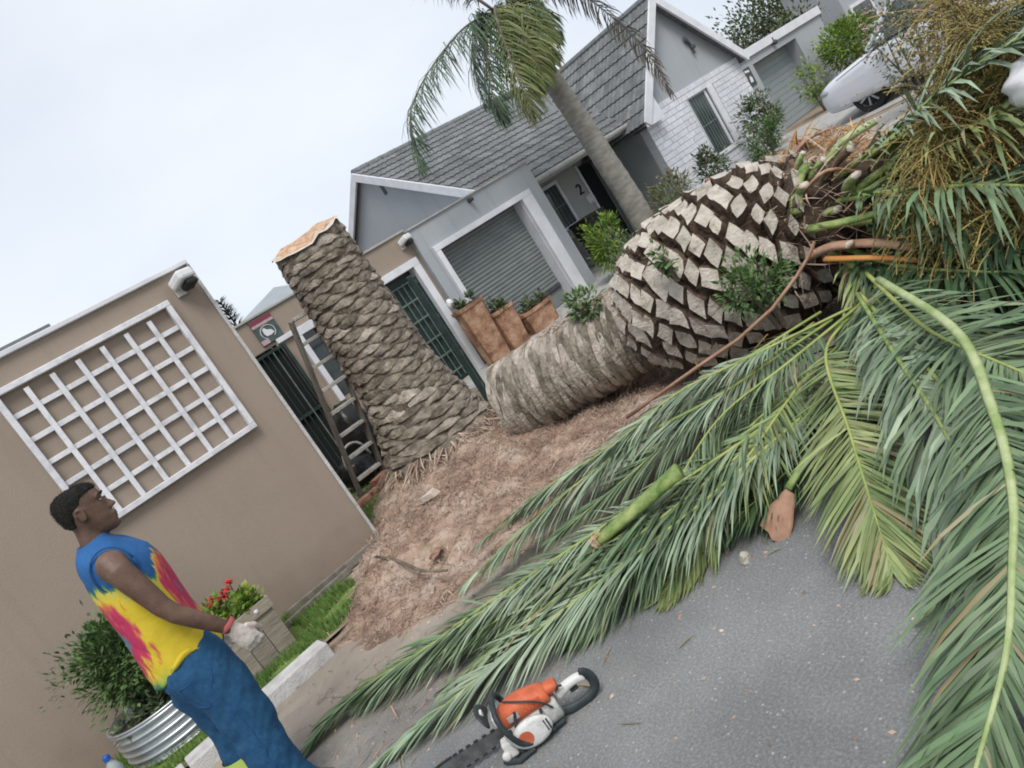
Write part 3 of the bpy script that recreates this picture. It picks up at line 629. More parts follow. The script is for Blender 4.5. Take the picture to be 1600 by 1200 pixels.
# grass
def grass(name, label, boxes, n, seed):
    R = random.Random(seed); mb = MB()
    for k in range(n):
        x0, x1, y0, y1, z = R.choice(boxes); x, y = R.uniform(x0, x1), R.uniform(y0, y1)
        if noise.noise(V((x*3, y*3, seed))) < -.25: continue
        a = R.uniform(0, 2*pi); h_ = R.uniform(.025, .065); w = V((cos(a), sin(a), 0))*.004; l = V((R.gauss(0, .3), R.gauss(0, .3), 1))*h_
        p = V((x, y, z)); mb.add([p-w, p+w, p+l], [(0, 1, 2)])
    o = mb.build(name, 'grass'); o['kind'] = 'stuff'; tag(o, label, 'grass')
grass('lawn_strip', 'strip of green lawn between beige wall and kerb round the planters', [(-.9, 1.45, 5.1, 6.2, .055)], 26000, 3)
grass('lawn_patch', 'rough grass patch behind the ladder and stump', [(2.0, 3.9, 7.3, 9.6, .055), (2.0, 2.9, 6.4, 7.3, .07)], 16000, 4)
mb = MB(); mb.quad((-.9, 5.1, .058), (1.42, 5.1, .058), (1.42, 6.2, .058), (-.9, 6.2, .058)); structure(mb.build('lawn', 'grass'))

# ------------------------------------------------------------------ standing stump
def scar_mesh(w, h_, t, seed, m, rad=.40):
    """one leaf scar: a lens shaped shelf, thick at its lower lip"""
    R = random.Random(seed); mb = MB(); n = 9; rows_ = []
    for j, (zz, yy) in enumerate(((-.5, .1), (-.42, 1.0), (-.12, .92), (.25, .45), (.5, .05))):
        row = []
        for i in range(n):
            u = i/(n-1)*2-1; k = (1-abs(u)**1.7)
            z = zz*h_*(.25+.75*k)+.13*h_*R.uniform(-1, 1)*(abs(u) < .99); y = yy*t*(.25+.75*k)*R.uniform(.7, 1.25)
            th_ = u*w/2/rad; row.append(V(((rad+y)*sin(th_), rad-(rad+y)*cos(th_)+.012*abs(u)**4, z)))
        rows_.append(row)
    mb.rings(rows_, False, False, close=False)
    return mb.mesh('leaf_scar', m, smooth=False)
stump = thing('palm_stump', 'tall standing palm stump with freshly sawn orange top and scaly bark', 'palm stump', ST)
def st_r(z): return .372+.085*max(0, 1-z/2.5)+.25*max(0, 1-z/1.15)**1.6
NS = 26; rg = []
for k in range(27):
    z = -.1+2.72*k/26; rg.append([ST+V((cos(2*pi*i/NS), sin(2*pi*i/NS), 0))*(st_r(z)-.012)*(1+.03*noise.noise(V((cos(2*pi*i/NS)*2, sin(2*pi*i/NS)*2, z*3))))+V((0, 0, z)) for i in range(NS)])
vdir = V((-.43, -.9, 0)).normalized()
def top_z(p): return 2.58+(.035 if (p-ST).dot(V((.9, -.43, 0))) > .08 else 0)+(p-ST).to_2d().dot(-vdir.to_2d())*.24+.035*noise.noise(V((p.x*9, p.y*14, 0)))
for q in rg:
    for p in q: p.z = min(p.z, top_z(p))
MB().rings(rg, True, False).build('trunk', 'trunk_core', stump, smooth=True)
mb = MB(); ctr = []
for f_, rr in enumerate((1.0, .9, .74, .5, .25)):
    q = []
    for i in range(NS):
        p = ST+V((cos(2*pi*i/NS), sin(2*pi*i/NS), 0))*(st_r(2.6)+.015)*rr*(1+.05*noise.noise(V((i*.8, 1, 2)))); p.z = top_z(p)+(.014 if rr < .95 else 0)+(.03*noise.noise(V((p.x*20, p.y*20, 2))) if rr < .92 else 0); q.append(p)
    ctr.append(q)
mb.rings(ctr[:2], False, False); mb.cur = 1; mb.rings(ctr[1:], False, True); mb.build('sawn_top', ['cut_rim', 'cut_wood'], stump)
sc = [scar_mesh(.38, .098, .026, s, 'scar' if s % 4 else 'scar_pale') for s in range(8)]
R = random.Random(8); nr_ = 36
for r in range(nr_):
    z = .14+2.44*r/(nr_-1); m = 9
    for i in range(m):
        a = 2*pi*(i+.5*(r % 2)+.10*r)/m+R.uniform(-.06, .06); d = V((cos(a), sin(a), 0)); rr = st_r(z)
        if d.dot(vdir) < -.45: continue
        p = ST+d*(rr-.016); p.z = z+R.uniform(-.018, .018)
        if p.z > top_z(p)-.05: continue
        tl_ = R.uniform(-.14, .14); x = V((-d.y, d.x, 0)); zz = (V((0, 0, 1))+d*(-.10 if z > .7 else -.25)).normalized(); x = (x+zz*tl_).normalized(); y = zz.cross(x)
        s_ = rr/.42*R.uniform(.88, 1.08)
        link('leaf_scar', R.choice(sc), stump, T=axes(x*s_, y*s_, zz*R.uniform(.85, 1.2), p))
# roots and old fibre at its foot
mb = MB(); R = random.Random(2)
for k in range(900):
    a = R.uniform(0, 2*pi); r_ = st_r(0)+R.uniform(-.06, .25); p = ST+V((cos(a)*(st_r(.15)-.02), sin(a)*(st_r(.15)-.02), R.uniform(.05, .32))); q = ST+V((cos(a+R.gauss(0, .15))*r_, sin(a+R.gauss(0, .15))*r_, 0)); q.z = max(.05, litter_h(q.x, q.y))+R.uniform(0, .03)
    s = V((-sin(a), cos(a), 0))*R.uniform(.003, .009); m = (p+q)/2+V((cos(a), sin(a), .3))*R.uniform(.01, .05); mb.add([p-s, p+s, m+s, m-s, q], [(0, 1, 2, 3), (3, 2, 4)])
o = mb.build('root_fibres', 'fibre', stump); o['kind'] = 'stuff'

# ------------------------------------------------------------------ log lying by the head
L0, L1 = V((3.36, 5.47, .40)), V((4.0, 4.30, .50))
log = thing('palm_log', 'sawn palm log with pale ringed bark lying between stump and palm head', 'log', (3.68, 4.9, 0))
ax = (L1-L0).normalized(); u = V((0, 0, 1)); u = (u-ax*u.dot(ax)).normalized(); w_ = ax.cross(u); LL = (L1-L0).length; lr = .365
rg = []
for k in range(17):
    s = LL*k/16; rr = lr-.015 if k else lr-.05
    rg.append([L0+ax*s+(u*sin(2*pi*i/24)+w_*cos(2*pi*i/24))*rr for i in range(24)])
MB().rings(rg).build('trunk', 'scar', log, smooth=True)
mb = MB(); mb.rings([[L0-ax*(.012+.03*(1-q))+(u*sin(2*pi*i/24)+w_*cos(2*pi*i/24))*(lr-.03)*q*(1+.03*noise.noise(V((i, q*3, 1)))) for i in range(24)] for q in (1, .75, .45, .15)], False, True); mb.build('sawn_end', 'cut_rim', log)
sp = [scar_mesh(.38, .056, .017, 20+s, 'scar_pale' if s % 4 else 'scar', .365) for s in range(6)]
R = random.Random(9)
nr_ = 36
for r in range(nr_):
    s = .02+LL*r/nr_
    for i in range(8):
        a = 2*pi*(i+.5*(r % 2)+.13*r)/8+R.uniform(-.06, .06); d = u*sin(a)+w_*cos(a)
        if d.dot(V((-.45, -.85, .3))) < -.35 or d.z < -.75: continue
        p = L0+ax*s+d*(lr-.012); tw = R.uniform(-.22, .02); zz = (ax+d*.04).normalized(); x = zz.cross(d).normalized(); x = (x+zz*tw).normalized(); zz = (zz-x*zz.dot(x)).normalized(); y = zz.cross(x)
        link('leaf_scar', R.choice(sp), log, T=axes(x*R.uniform(.95, 1.05), y*R.uniform(.9, 1.1), zz*R.uniform(.75, 1.1), p))
mb = MB()                                   # fibres peeling from the trunk below the head
for k in range(1400):
    s = LL*R.uniform(.45, 1.15); a = R.uniform(-1.3, 1.9); d = (w_*-cos(a)+u*sin(a)) if True else None
    if d.dot(V((-.45, -.85, .2))) < 0: d = d-2*d.dot(V((-.468, -.884, 0)))*V((-.468, -.884, 0))
    p = L0+ax*s+d*(lr+.01); l = R.uniform(.12, .45); q = p+ax*l*R.uniform(-.9, .4)+V((-.4, -.8, 0))*l*R.uniform(0, .5)+V((0, 0, -l*R.uniform(.1, .7))); q.z = max(q.z, .05)
    m = (p+q)/2+d*.03; s_ = ax.cross(d).normalized()*R.uniform(.002, .006); mb.add([p-s_, p+s_, m+s_, m-s_, q], [(0, 1, 2, 3), (3, 2, 4)])
o = mb.build('peeling_fibres', 'fibre', log); o['kind'] = 'stuff'

# ------------------------------------------------------------------ palm head with trimmed leaf bases
H0, H1 = V((4.05, 4.32, .53)), V((4.48, 2.80, .61))
ha = (H1-H0).normalized(); HL = (H1-H0).length; hu = V((0, 0, 1)); hu = (hu-ha*hu.dot(ha)).normalized(); hw = ha.cross(hu)
def hr(s):
    t = s/HL; return max(.22, .615*max(0, 1-abs((t-.50)/.56)**2.7)**.5)
head = thing('fallen_palm', 'huge pineapple-shaped palm head of trimmed leaf bases with fronds still attached', 'palm head', (4.25, 3.6, 0))
hs = [.03, .1, .2, .35, .5, .7, .9, 1.05, 1.2, 1.35, 1.45, 1.55, 1.62]
rg = [[H0+ha*s+(hu*sin(2*pi*i/28)+hw*cos(2*pi*i/28))*max(.2, hr(s)-.055) for i in range(28)] for s in hs]
MB().rings(rg).build('core', 'head_core', head, smooth=True)
def base_mesh(seed, red=False):
    R = random.Random(seed); W, Hh, t = .136, .078, .044
    out = [(-1, 0), (-.52, -.52), (R.uniform(-.12, .12), -1), (.52, -.52), (1, 0), (.52, .54), (R.uniform(-.12, .12), 1), (-.52, .54)]
    out = [(x*R.uniform(.82, 1.08), y*R.uniform(.78, 1.1)) for x, y in out]
    tilt = R.uniform(.25, .55)
    mb = MB(); base = [V((x*W*1.0, .03, y*Hh*1.0)) for x, y in out]
    mid = [V((x*W*.90, -t*.45-y*tilt*.012, y*Hh*.86)) for x, y in out]
    cut = [V((x*W*.86, -t+R.uniform(-.006, .006)+y*tilt*.04, y*Hh*.80+.003)) for x, y in out]
    mb.rings([base, mid, cut], False, False); mb.cur = 1
    c = V((0, -t+R.uniform(-.012, .010), .01)); mb.add(cut+[c], [(i, (i+1) % 8, 8) for i in range(8)])
    return mb.mesh('leaf_base', ['leaf_base_side', 'leaf_base_red' if red else 'leaf_base_cut'])
bs = [base_mesh(s) for s in range(10)]; rs_ = [base_mesh(40+s, True) for s in range(3)]
R = random.Random(21); nb_ = 15; row = 0; s = .06
while s < HL*.97:
    rr = hr(s); k = max(.72, rr/.615)
    for i in range(nb_):
        a = 2*pi*(i+.5*(row % 2)+.12*row)/nb_+R.uniform(-.04, .04); d = hu*sin(a)+hw*cos(a)
        if d.z < -.72 or R.random() < .02: continue
        p = H0+ha*(s+R.uniform(-.015, .015))+d*(rr-.035)
        sl_ = (hr(s+.05)-hr(s-.05))/.1; nrm = (d-ha*max(-1.2, min(1.2, sl_))).normalized()
        zz = (ha-nrm*ha.dot(nrm)).normalized(); x = nrm.cross(zz)*-1; x = (x+zz*R.uniform(-.28, .34)).normalized(); zz = (zz-x*zz.dot(x)).normalized(); y = zz.cross(x)
        if y.dot(nrm) > 0: x = -x; y = -y
        me = R.choice(rs_) if (s > HL*.62 and R.random() < .08) else R.choice(bs)
        kk = k*R.uniform(.84, 1.08)
        late = max(0, s/HL-.86)/.14; y = (y-ha*late*.25).normalized(); p = p+nrm*.02*late
        link('leaf_base', me, head, T=axes(x*kk*.95, y*R.uniform(.75, 1.3)*(1+1.3*late*R.random()), zz*kk*R.uniform(.92, 1.06), p))
    s += .079*max(.6, k); row += 1
mb = MB()
for k in range(3800):                       # dark fibre between the bases
    s = R.uniform(.05, HL); a = R.uniform(0, 2*pi); d = hu*sin(a)+hw*cos(a); p = H0+ha*s+d*(hr(s)-.03); l = R.uniform(.04, .14)
    q = p+(ha*R.uniform(-1, 1)+d*R.uniform(.1, .6)+V((0, 0, -.3)))*l; s_ = ha.cross(d)*R.uniform(.002, .005); mb.add([p-s_, p+s_, q], [(0, 1, 2)])
o = mb.build('bristle', 'leaf_base_side', head); o['kind'] = 'stuff'

# ------------------------------------------------------------------ fronds
def frond_parts(root, pts, ll=.45, n=85, w=.020, seed=1, m='frond_green', t0=.12, a0=62, a1=26, lift=.1, droop=.25, up=(0, 0, 1), rr=.016, rm='rachis', jitter=.18, sides=(1, -1), floor=.004, tipm=.3, local=False, fold=0):
    R = random.Random(seed); P = catmull(pts, 46); up = V(up)
    L = len(P)-1
    mb = MB(); mb.tube(P, [rr*(1-.82*i/L) for i in range(len(P))], 6, flat=.75); mb.build('rachis', rm, root, smooth=True)
    mb = MB()
    for i in range(n):
        t = t0+(1-t0)*(i+.5)/n
        for sd_ in sides:
            tt = min(.999, t+R.uniform(-.4, .4)/n); f = tt*L; k = int(f); p = P[k].lerp(P[k+1], f-k); T = (P[k+1]-P[k]).normalized()
            N_ = (up-T*up.dot(T)).normalized(); B = T.cross(N_)*sd_
            a = radians(a0+(a1-a0)*t)+R.gauss(0, jitter*.45); li = lift+R.gauss(0, jitter)
            d = T*cos(a)+(B*cos(li)+N_*sin(li))*sin(a)
            u_ = (t-t0)/(1-t0); ln = ll*min(1, .45+2.2*u_)*(1-(1-tipm)*max(0, (u_-.55)/.45)**1.4)*R.uniform(.82, 1.1)
            w2 = w*R.uniform(.75, 1.15)
            sv = d.cross(N_).normalized(); ro = R.gauss(fold*sd_, .35); sv = (sv*cos(ro)+d.cross(sv)*sin(ro))
            g1 = V((0, 0, -1))*droop
            p1 = p+d*ln*.33; dd = (d+g1*.35).normalized(); p2 = p1+dd*ln*.34; dd = (dd+g1*.7).normalized(); p3 = p2+dd*ln*.33
            for q in (p1, p2, p3): q.z = max(q.z, floor+R.uniform(0, .012))
            mb.add([p-sv*w2*.3, p+sv*w2*.3, p1+sv*w2*.5, p1-sv*w2*.5, p2+sv*w2*.42, p2-sv*w2*.42, p3], [(0, 1, 2, 3), (3, 2, 4, 5), (5, 4, 6)])
    o = mb.build('leaflets', m, root); o['kind'] = 'stuff'
def ground_frond(label, pts, **k):
    b0 = pts[0]; k['n'] = int(k['n']*1.4); k['w'] *= .9; r = thing('palm_frond', label, 'palm frond', (b0[0], b0[1], 0), group='cut palm fronds lying on the road'); frond_parts(r, pts, **k); return r
ground_frond('longest frond with thick yellow-green spine arching down at the right edge', [(3.29, 2.02, .53), (2.58, 1.42, .51), (2.12, 1.175, .43), (1.82, 1.06, .353), (1.61, 1.025, .278), (1.37, .99, .215), (1.14, 1.02, .11), (.98, 1.04, .05)], ll=.42, n=120, w=.017, seed=1, m='frond_green', t0=.22, a0=58, a1=30, lift=-.12, droop=.3, rr=.021, tipm=.45, rm='petiole_pale')
ground_frond('short broad frond with yellow midrib lying alone on the asphalt', [(3.4, 2.3, .36), (2.97, 2.23, .36), (2.4, 1.88, .26), (2.07, 1.69, .14), (1.85, 1.57, .02)], ll=.36, n=110, w=.016, seed=2, m='frond_olive', t0=.25, a0=66, a1=22, lift=-.05, droop=.12, rr=.011, tipm=.35)
ground_frond('frond seen edge-on with greyish folded leaflets in the middle of the heap', [(3.44, 2.26, .38), (2.9, 2.41, .38), (2.62, 2.63, .33), (2.33, 2.7, .26), (1.97, 2.69, .15), (1.77, 2.73, .04)], ll=.38, n=105, w=.016, seed=3, m='frond_green', t0=.1, a0=55, a1=24, lift=-.45, droop=.5, up=(.35, .2, 1), rr=.011)
ground_frond('pale grey-green frond with its tip on the brown fibre heap', [(3.54, 2.52, .30), (2.85, 2.83, .32), (2.57, 3.28, .28), (2.09, 3.65, .21), (1.49, 3.93, .12)], ll=.40, n=110, w=.016, seed=4, m='frond_silver', t0=.1, a0=50, a1=18, lift=-.3, droop=.35, rr=.012)
ground_frond('lowest frond, its pale midrib running along the asphalt towards the chainsaw', [(2.84, 2.25, .2), (2.5, 2.26, .24), (2.02, 2.49, .19), (1.5, 2.8, .14), (.98, 3.09, .09), (.5, 3.35, .03)], ll=.42, n=125, w=.016, seed=5, m='frond_silver', t0=.1, a0=52, a1=14, lift=-.15, droop=.25, rr=.012)
ground_frond('long dark frond whose tip reaches nearest to the man', [(2.89, 2.42, .2), (2.45, 2.43, .26), (2.02, 2.82, .21), (1.57, 3.22, .16), (1.09, 3.63, .12), (.68, 3.98, .08), (.36, 4.06, .03)], ll=.42, n=130, w=.016, seed=6, m='frond_green', t0=.1, a0=52, a1=13, lift=-.1, droop=.2, rr=.012)
ground_frond('yellow-tipped frond drooping to the asphalt left of the brown husk', [(3.27, 2.36, .26), (2.87, 2.33, .30), (2.41, 2.35, .25), (2.11, 2.47, .15), (1.82, 2.51, .05), (1.65, 2.52, .02)], ll=.36, n=105, w=.016, seed=7, m='frond_olive', t0=.15, a0=52, a1=20, lift=-.2, droop=.25, rr=.010)
ground_frond('frond with broad silvery leaflets hanging left of the longest frond', [(3.38, 2.21, .46), (2.72, 1.76, .42), (2.33, 1.48, .34), (2.05, 1.3, .25), (1.88, 1.21, .15), (1.71, 1.1, .08)], ll=.38, n=62, w=.026, seed=8, m='frond_silver', t0=.08, a0=62, a1=30, lift=-.35, droop=.9, rr=.012, jitter=.3, rm='petiole')
ground_frond('upper frond lying closest to the orange stalk and brown fibre', [(3.54, 2.38, .34), (3.07, 2.71, .40), (2.84, 3.12, .38), (2.51, 3.43, .30), (2.22, 3.83, .24), (1.82, 4.19, .14)], ll=.36, n=105, w=.015, seed=9, m='frond_silver', t0=.15, a0=50, a1=18, lift=-.2, droop=.3, rr=.011)
ground_frond('dark green frond buried in the middle of the heap', [(3.08, 2.45, .2), (2.72, 2.45, .26), (2.18, 2.63, .22), (1.8, 2.87, .18), (1.4, 3.21, .13), (1.04, 3.51, .08)], ll=.42, n=115, w=.016, seed=10, m='frond_green', t0=.1, a0=55, a1=18, lift=-.05, droop=.2, rr=.011)
ground_frond('green frond pushed under the silvery one at the right', [(3.49, 2.27, .42), (2.51, 1.52, .36), (2.22, 1.27, .28), (2.05, 1.02, .18)], ll=.46, n=75, w=.022, seed=11, m='frond_green', t0=.1, a0=62, a1=32, lift=-.2, droop=.5, rr=.012)
ground_frond('dark frond in the shade below the fruit bunches at the right edge', [(3.77, 2.36, .42), (2.88, 1.69, .42), (2.47, 1.27, .40), (2.3, .98, .3)], ll=.46, n=75, w=.020, seed=12, m='frond_green', t0=.1, a0=62, a1=32, lift=.0, droop=.35, rr=.013)
ground_frond('fresh green frond filling the gap under the brown stalk', [(3.7, 2.75, .25), (3.25, 2.75, .3), (2.8, 2.95, .27), (2.35, 3.2, .2), (1.9, 3.5, .12)], ll=.42, n=110, w=.016, seed=13, m='frond_green', t0=.05, a0=58, a1=20, lift=0, droop=.2, rr=.012)
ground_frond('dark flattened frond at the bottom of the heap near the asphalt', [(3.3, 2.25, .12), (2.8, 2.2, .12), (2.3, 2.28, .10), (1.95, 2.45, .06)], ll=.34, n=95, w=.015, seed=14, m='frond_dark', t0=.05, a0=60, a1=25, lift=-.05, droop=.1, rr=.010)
XF = [('narrow frond just above the lowest one, pointing to the chainsaw', [(2.9, 2.3, .26), (2.35, 2.42, .24), (1.85, 2.72, .18), (1.35, 3.05, .12), (.9, 3.3, .06)], 'frond_green'),
      ('frond curving along the upper edge of the heap beside the fibres', [(3.6, 2.6, .34), (3.1, 2.95, .34), (2.75, 3.35, .3), (2.4, 3.75, .22), (2.05, 4.1, .14)], 'frond_silver'),
      ('pale frond lying over the tips near the road edge', [(2.2, 2.75, .24), (1.75, 3.1, .19), (1.3, 3.5, .14), (.95, 3.78, .09), (.7, 3.95, .05)], 'frond_silver'),
      ('green frond wedged under the cut stalk with orange end', [(2.7, 2.4, .24), (2.3, 2.5, .2), (1.95, 2.62, .14), (1.6, 2.75, .08), (1.35, 2.85, .03)], 'frond_green'),
      ('wide frond below the orange stalk', [(3.9, 2.5, .3), (3.5, 2.2, .34), (3.1, 1.95, .34), (2.75, 1.75, .3)], 'frond_green')]
for i, (lb, p, m) in enumerate(XF): ground_frond(lb, p, ll=.40, n=105, w=.016, seed=30+i, m=m, t0=.08, a0=55, a1=20, lift=-.12, droop=.28, rr=.011)
# fronds still growing from the head (parts of it)
HF = [([(4.6, 2.5, .8), (4.8, 1.95, 1.05), (4.9, 1.5, 1.22), (5.0, 1.1, 1.28)], 'frond_green'), ([(4.3, 2.5, .72), (4.2, 1.9, .84), (4.05, 1.4, .86), (3.9, .95, .78)], 'frond_olive'), ([(4.5, 2.6, .75), (4.75, 2.2, .9), (5.0, 1.8, 1.0), (5.3, 1.4, 1.0)], 'frond_green'),
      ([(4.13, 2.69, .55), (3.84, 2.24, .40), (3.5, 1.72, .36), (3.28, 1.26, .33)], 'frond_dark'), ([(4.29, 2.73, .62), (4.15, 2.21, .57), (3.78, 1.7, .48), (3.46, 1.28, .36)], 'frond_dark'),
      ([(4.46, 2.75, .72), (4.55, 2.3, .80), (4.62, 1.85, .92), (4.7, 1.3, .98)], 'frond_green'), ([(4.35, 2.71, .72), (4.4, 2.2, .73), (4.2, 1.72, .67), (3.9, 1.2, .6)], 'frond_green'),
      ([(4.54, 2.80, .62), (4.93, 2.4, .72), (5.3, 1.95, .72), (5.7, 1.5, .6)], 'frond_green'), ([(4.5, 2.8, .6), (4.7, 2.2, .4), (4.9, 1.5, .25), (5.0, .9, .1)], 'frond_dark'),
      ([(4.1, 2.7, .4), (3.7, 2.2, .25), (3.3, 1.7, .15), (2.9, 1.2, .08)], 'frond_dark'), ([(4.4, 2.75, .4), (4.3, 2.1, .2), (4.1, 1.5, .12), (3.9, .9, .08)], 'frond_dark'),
      ([(4.7, 2.8, .5), (5.3, 2.4, .42), (5.8, 2.1, .28), (6.2, 1.9, .1)], 'frond_green'), ([(4.4, 2.75, .8), (4.35, 2.1, 1.0), (4.3, 1.5, 1.12), (4.3, .9, 1.05)], 'frond_silver'),
      ([(4.3, 2.7, .75), (4.0, 2.1, .72), (3.7, 1.5, .62), (3.4, 1.0, .45)], 'frond_green'), ([(4.0, 2.65, .3), (3.5, 2.35, .2), (3.0, 2.15, .15), (2.6, 2.0, .1)], 'frond_dark')]
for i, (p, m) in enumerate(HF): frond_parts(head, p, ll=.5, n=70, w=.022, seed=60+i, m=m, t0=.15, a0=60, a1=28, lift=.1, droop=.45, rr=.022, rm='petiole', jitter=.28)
def stalk(root, name, pts, r, m, end='petiole_pale', n=9):
    P = catmull(pts, 8); mb = MB(); k = len(P)
    mb.tube(P, [r*(1.15-.3*i/(k-1)) for i in range(k)], n, flat=.6)
    mb.cur = 1; t = (P[-1]-P[-2]).normalized(); mb.tube([P[-1]-t*.002, P[-1]+t*.006], r*.86, n, flat=.6)
    return mb.build(name, [m, end], root, smooth=True)
RC = random.Random(91); HC = H1-ha*.05
mb = MB(); mb.rings([[HC+ha*s_+(hu*sin(2*pi*i/18)+hw*cos(2*pi*i/18))*r_*(1+.1*noise.noise(V((i, s_*5, 1)))) for i in range(18)] for s_, r_ in ((-.25, .42), (0, .40), (.2, .30), (.45, .18), (.65, .08))]); mb.build('crown_heart', 'head_core', head, smooth=True)
for i in range(26):
    a = i*2.399+RC.uniform(-.2, .2); rad = hu*sin(a)+hw*cos(a); ph = radians(RC.uniform(22, 68)); d = (ha*cos(ph)+rad*sin(ph)).normalized(); b0 = HC+rad*.25+ha*RC.uniform(-.1, .25)
    if d.z > .12 or d.x > .75:
        q_ = b0+d*RC.uniform(.16, .36); stalk(head, 'leaf_stalk', [b0, (b0+q_)/2+V((RC.gauss(0, .02), RC.gauss(0, .02), .02)), q_], RC.uniform(.03, .045), RC.choice(['petiole', 'petiole_pale', 'petiole', 'leaf_base_side']), 'cut_rim'); continue
    if b0.z < .3: continue
    L_ = RC.uniform(1.5, 2.2); P_ = [b0, b0+d*L_*.33, b0+d*L_*.66+V((0, 0, -.10*L_)), b0+d*L_+V((0, 0, -.34*L_))]
    if d.dot(V((-.45, -.85, 0))) > .75 and d.z > -.2: P_ = [b0, b0+d*.3, b0+d*.5+V((0, 0, -.1)), b0+d*.62+V((0, 0, -.25))]
    P_ = [V((p.x, p.y, max(.08, p.z))) for p in P_]
    frond_parts(head, P_, ll=.46, n=95, w=.019, seed=400+i, m=RC.choice(['frond_green', 'frond_dark', 'frond_green', 'frond_olive']), t0=.22, a0=58, a1=26, lift=.05, droop=.5, rr=.03, rm=RC.choice(['petiole', 'petiole', 'brown_stalk']), jitter=.3)
mb = MB()
for k in range(1000):                       # matted fibre and dry shreds round the crown
    a = RC.uniform(0, 2*pi); rad = hu*sin(a)+hw*cos(a); p = HC+ha*RC.uniform(-.25, .25)+rad*RC.uniform(.3, .5); l = RC.uniform(.06, .3); q = p+(ha*RC.uniform(-.2, 1)+rad*RC.uniform(-.1, .7)+V((RC.gauss(0, .4), RC.gauss(0, .4), RC.gauss(-.2, .4))))*l
    s_ = V((RC.gauss(0, 1), RC.gauss(0, 1), RC.gauss(0, 1))).normalized()*RC.uniform(.0015, .006); m_ = (p+q)/2+rad*.02; mb.add([p-s_, p+s_, m_+s_, m_-s_, q], [(0, 1, 2, 3), (3, 2, 4)])
o = mb.build('crown_fibre', 'fibre', head); o['kind'] = 'stuff'
# thick cut stalks on the head
stalk(head, 'leaf_stalk', [(4.35, 2.7, .67), (4.37, 2.5, .75), (4.4, 2.28, .80)], .045, 'petiole')
stalk(head, 'leaf_stalk', [(4.68, 2.7, .80), (4.85, 2.5, .86), (5.2, 2.0, .95)], .05, 'petiole_pale')
stalk(head, 'leaf_stalk', [(4.52, 2.6, .71), (4.62, 2.4, .78), (4.75, 2.13, .88)], .042, 'petiole')
stalk(head, 'leaf_stalk', [(4.10, 2.79, .80), (4.25, 2.78, .95), (4.40, 2.77, 1.0)], .045, 'petiole', 'cut_rim')
stalk(head, 'leaf_stalk', [(4.62, 2.85, .85), (4.7, 2.7, .98), (4.82, 2.5, 1.0)], .045, 'petiole_pale', 'cut_rim')
stalk(head, 'leaf_stalk', [(4.0, 2.78, .55), (3.95, 2.6, .58), (3.9, 2.45, .57)], .04, 'brown_stalk', 'cut_rim')
stalk(head, 'leaf_stalk', [(4.05, 2.72, .7), (4.0, 2.5, .68), (4.05, 2.2, .63)], .035, 'petiole', 'cut_rim')
stalk(head, 'leaf_stalk', [(4.67, 2.59, 0.83), (4.71, 2.30, 0.88), (4.75, 2.01, 0.88)], 0.045, 'petiole_pale', 'cut_rim')
stalk(head, 'leaf_stalk', [(4.40, 2.68, 0.73), (4.31, 2.40, 0.71), (4.23, 2.11, 0.65)], 0.04, 'petiole', 'cut_rim')
stalk(head, 'leaf_stalk', [(4.21, 2.66, 0.63), (4.11, 2.35, 0.59), (4.01, 2.04, 0.51)], 0.038, 'petiole', 'cut_rim')
stalk(head, 'leaf_stalk', [(4.03, 2.64, 0.56), (3.93, 2.36, 0.53), (3.82, 2.09, 0.46)], 0.034, 'brown_stalk', 'cut_rim')
stalk(head, 'leaf_stalk', [(4.54, 2.67, 0.82), (4.59, 2.47, 0.87), (4.64, 2.26, 0.89)], 0.045, 'petiole', 'cut_rim')
stalk(head, 'flower_stalk', [(3.88, 2.61, .54), (3.84, 2.3, .46), (3.78, 2.04, .38)], .022, 'orange_stalk', 'orange_stalk')
stalk(head, 'flower_stalk', [(3.58, 1.75, .36), (3.5, 1.6, .33), (3.39, 1.35, .29)], .018, 'orange_stalk', 'orange_stalk')
for k, (a, b_, c) in enumerate((((4.15, 2.72, .9), (4.2, 2.55, .95), (4.35, 2.45, .83)), ((4.5, 2.75, .82), (4.7, 2.5, .88), (4.9, 2.25, .86)), ((4.2, 2.7, .5), (4.1, 2.5, .5), (4.1, 2.2, .45)))):
    P = catmull([a, b_, c], 9); mb = MB(); mb.tube(P, [.012+.035*sin(pi*i/8) for i in range(9)], 7, flat=.25); mb.build('spathe', 'brown_stalk', head, smooth=True)
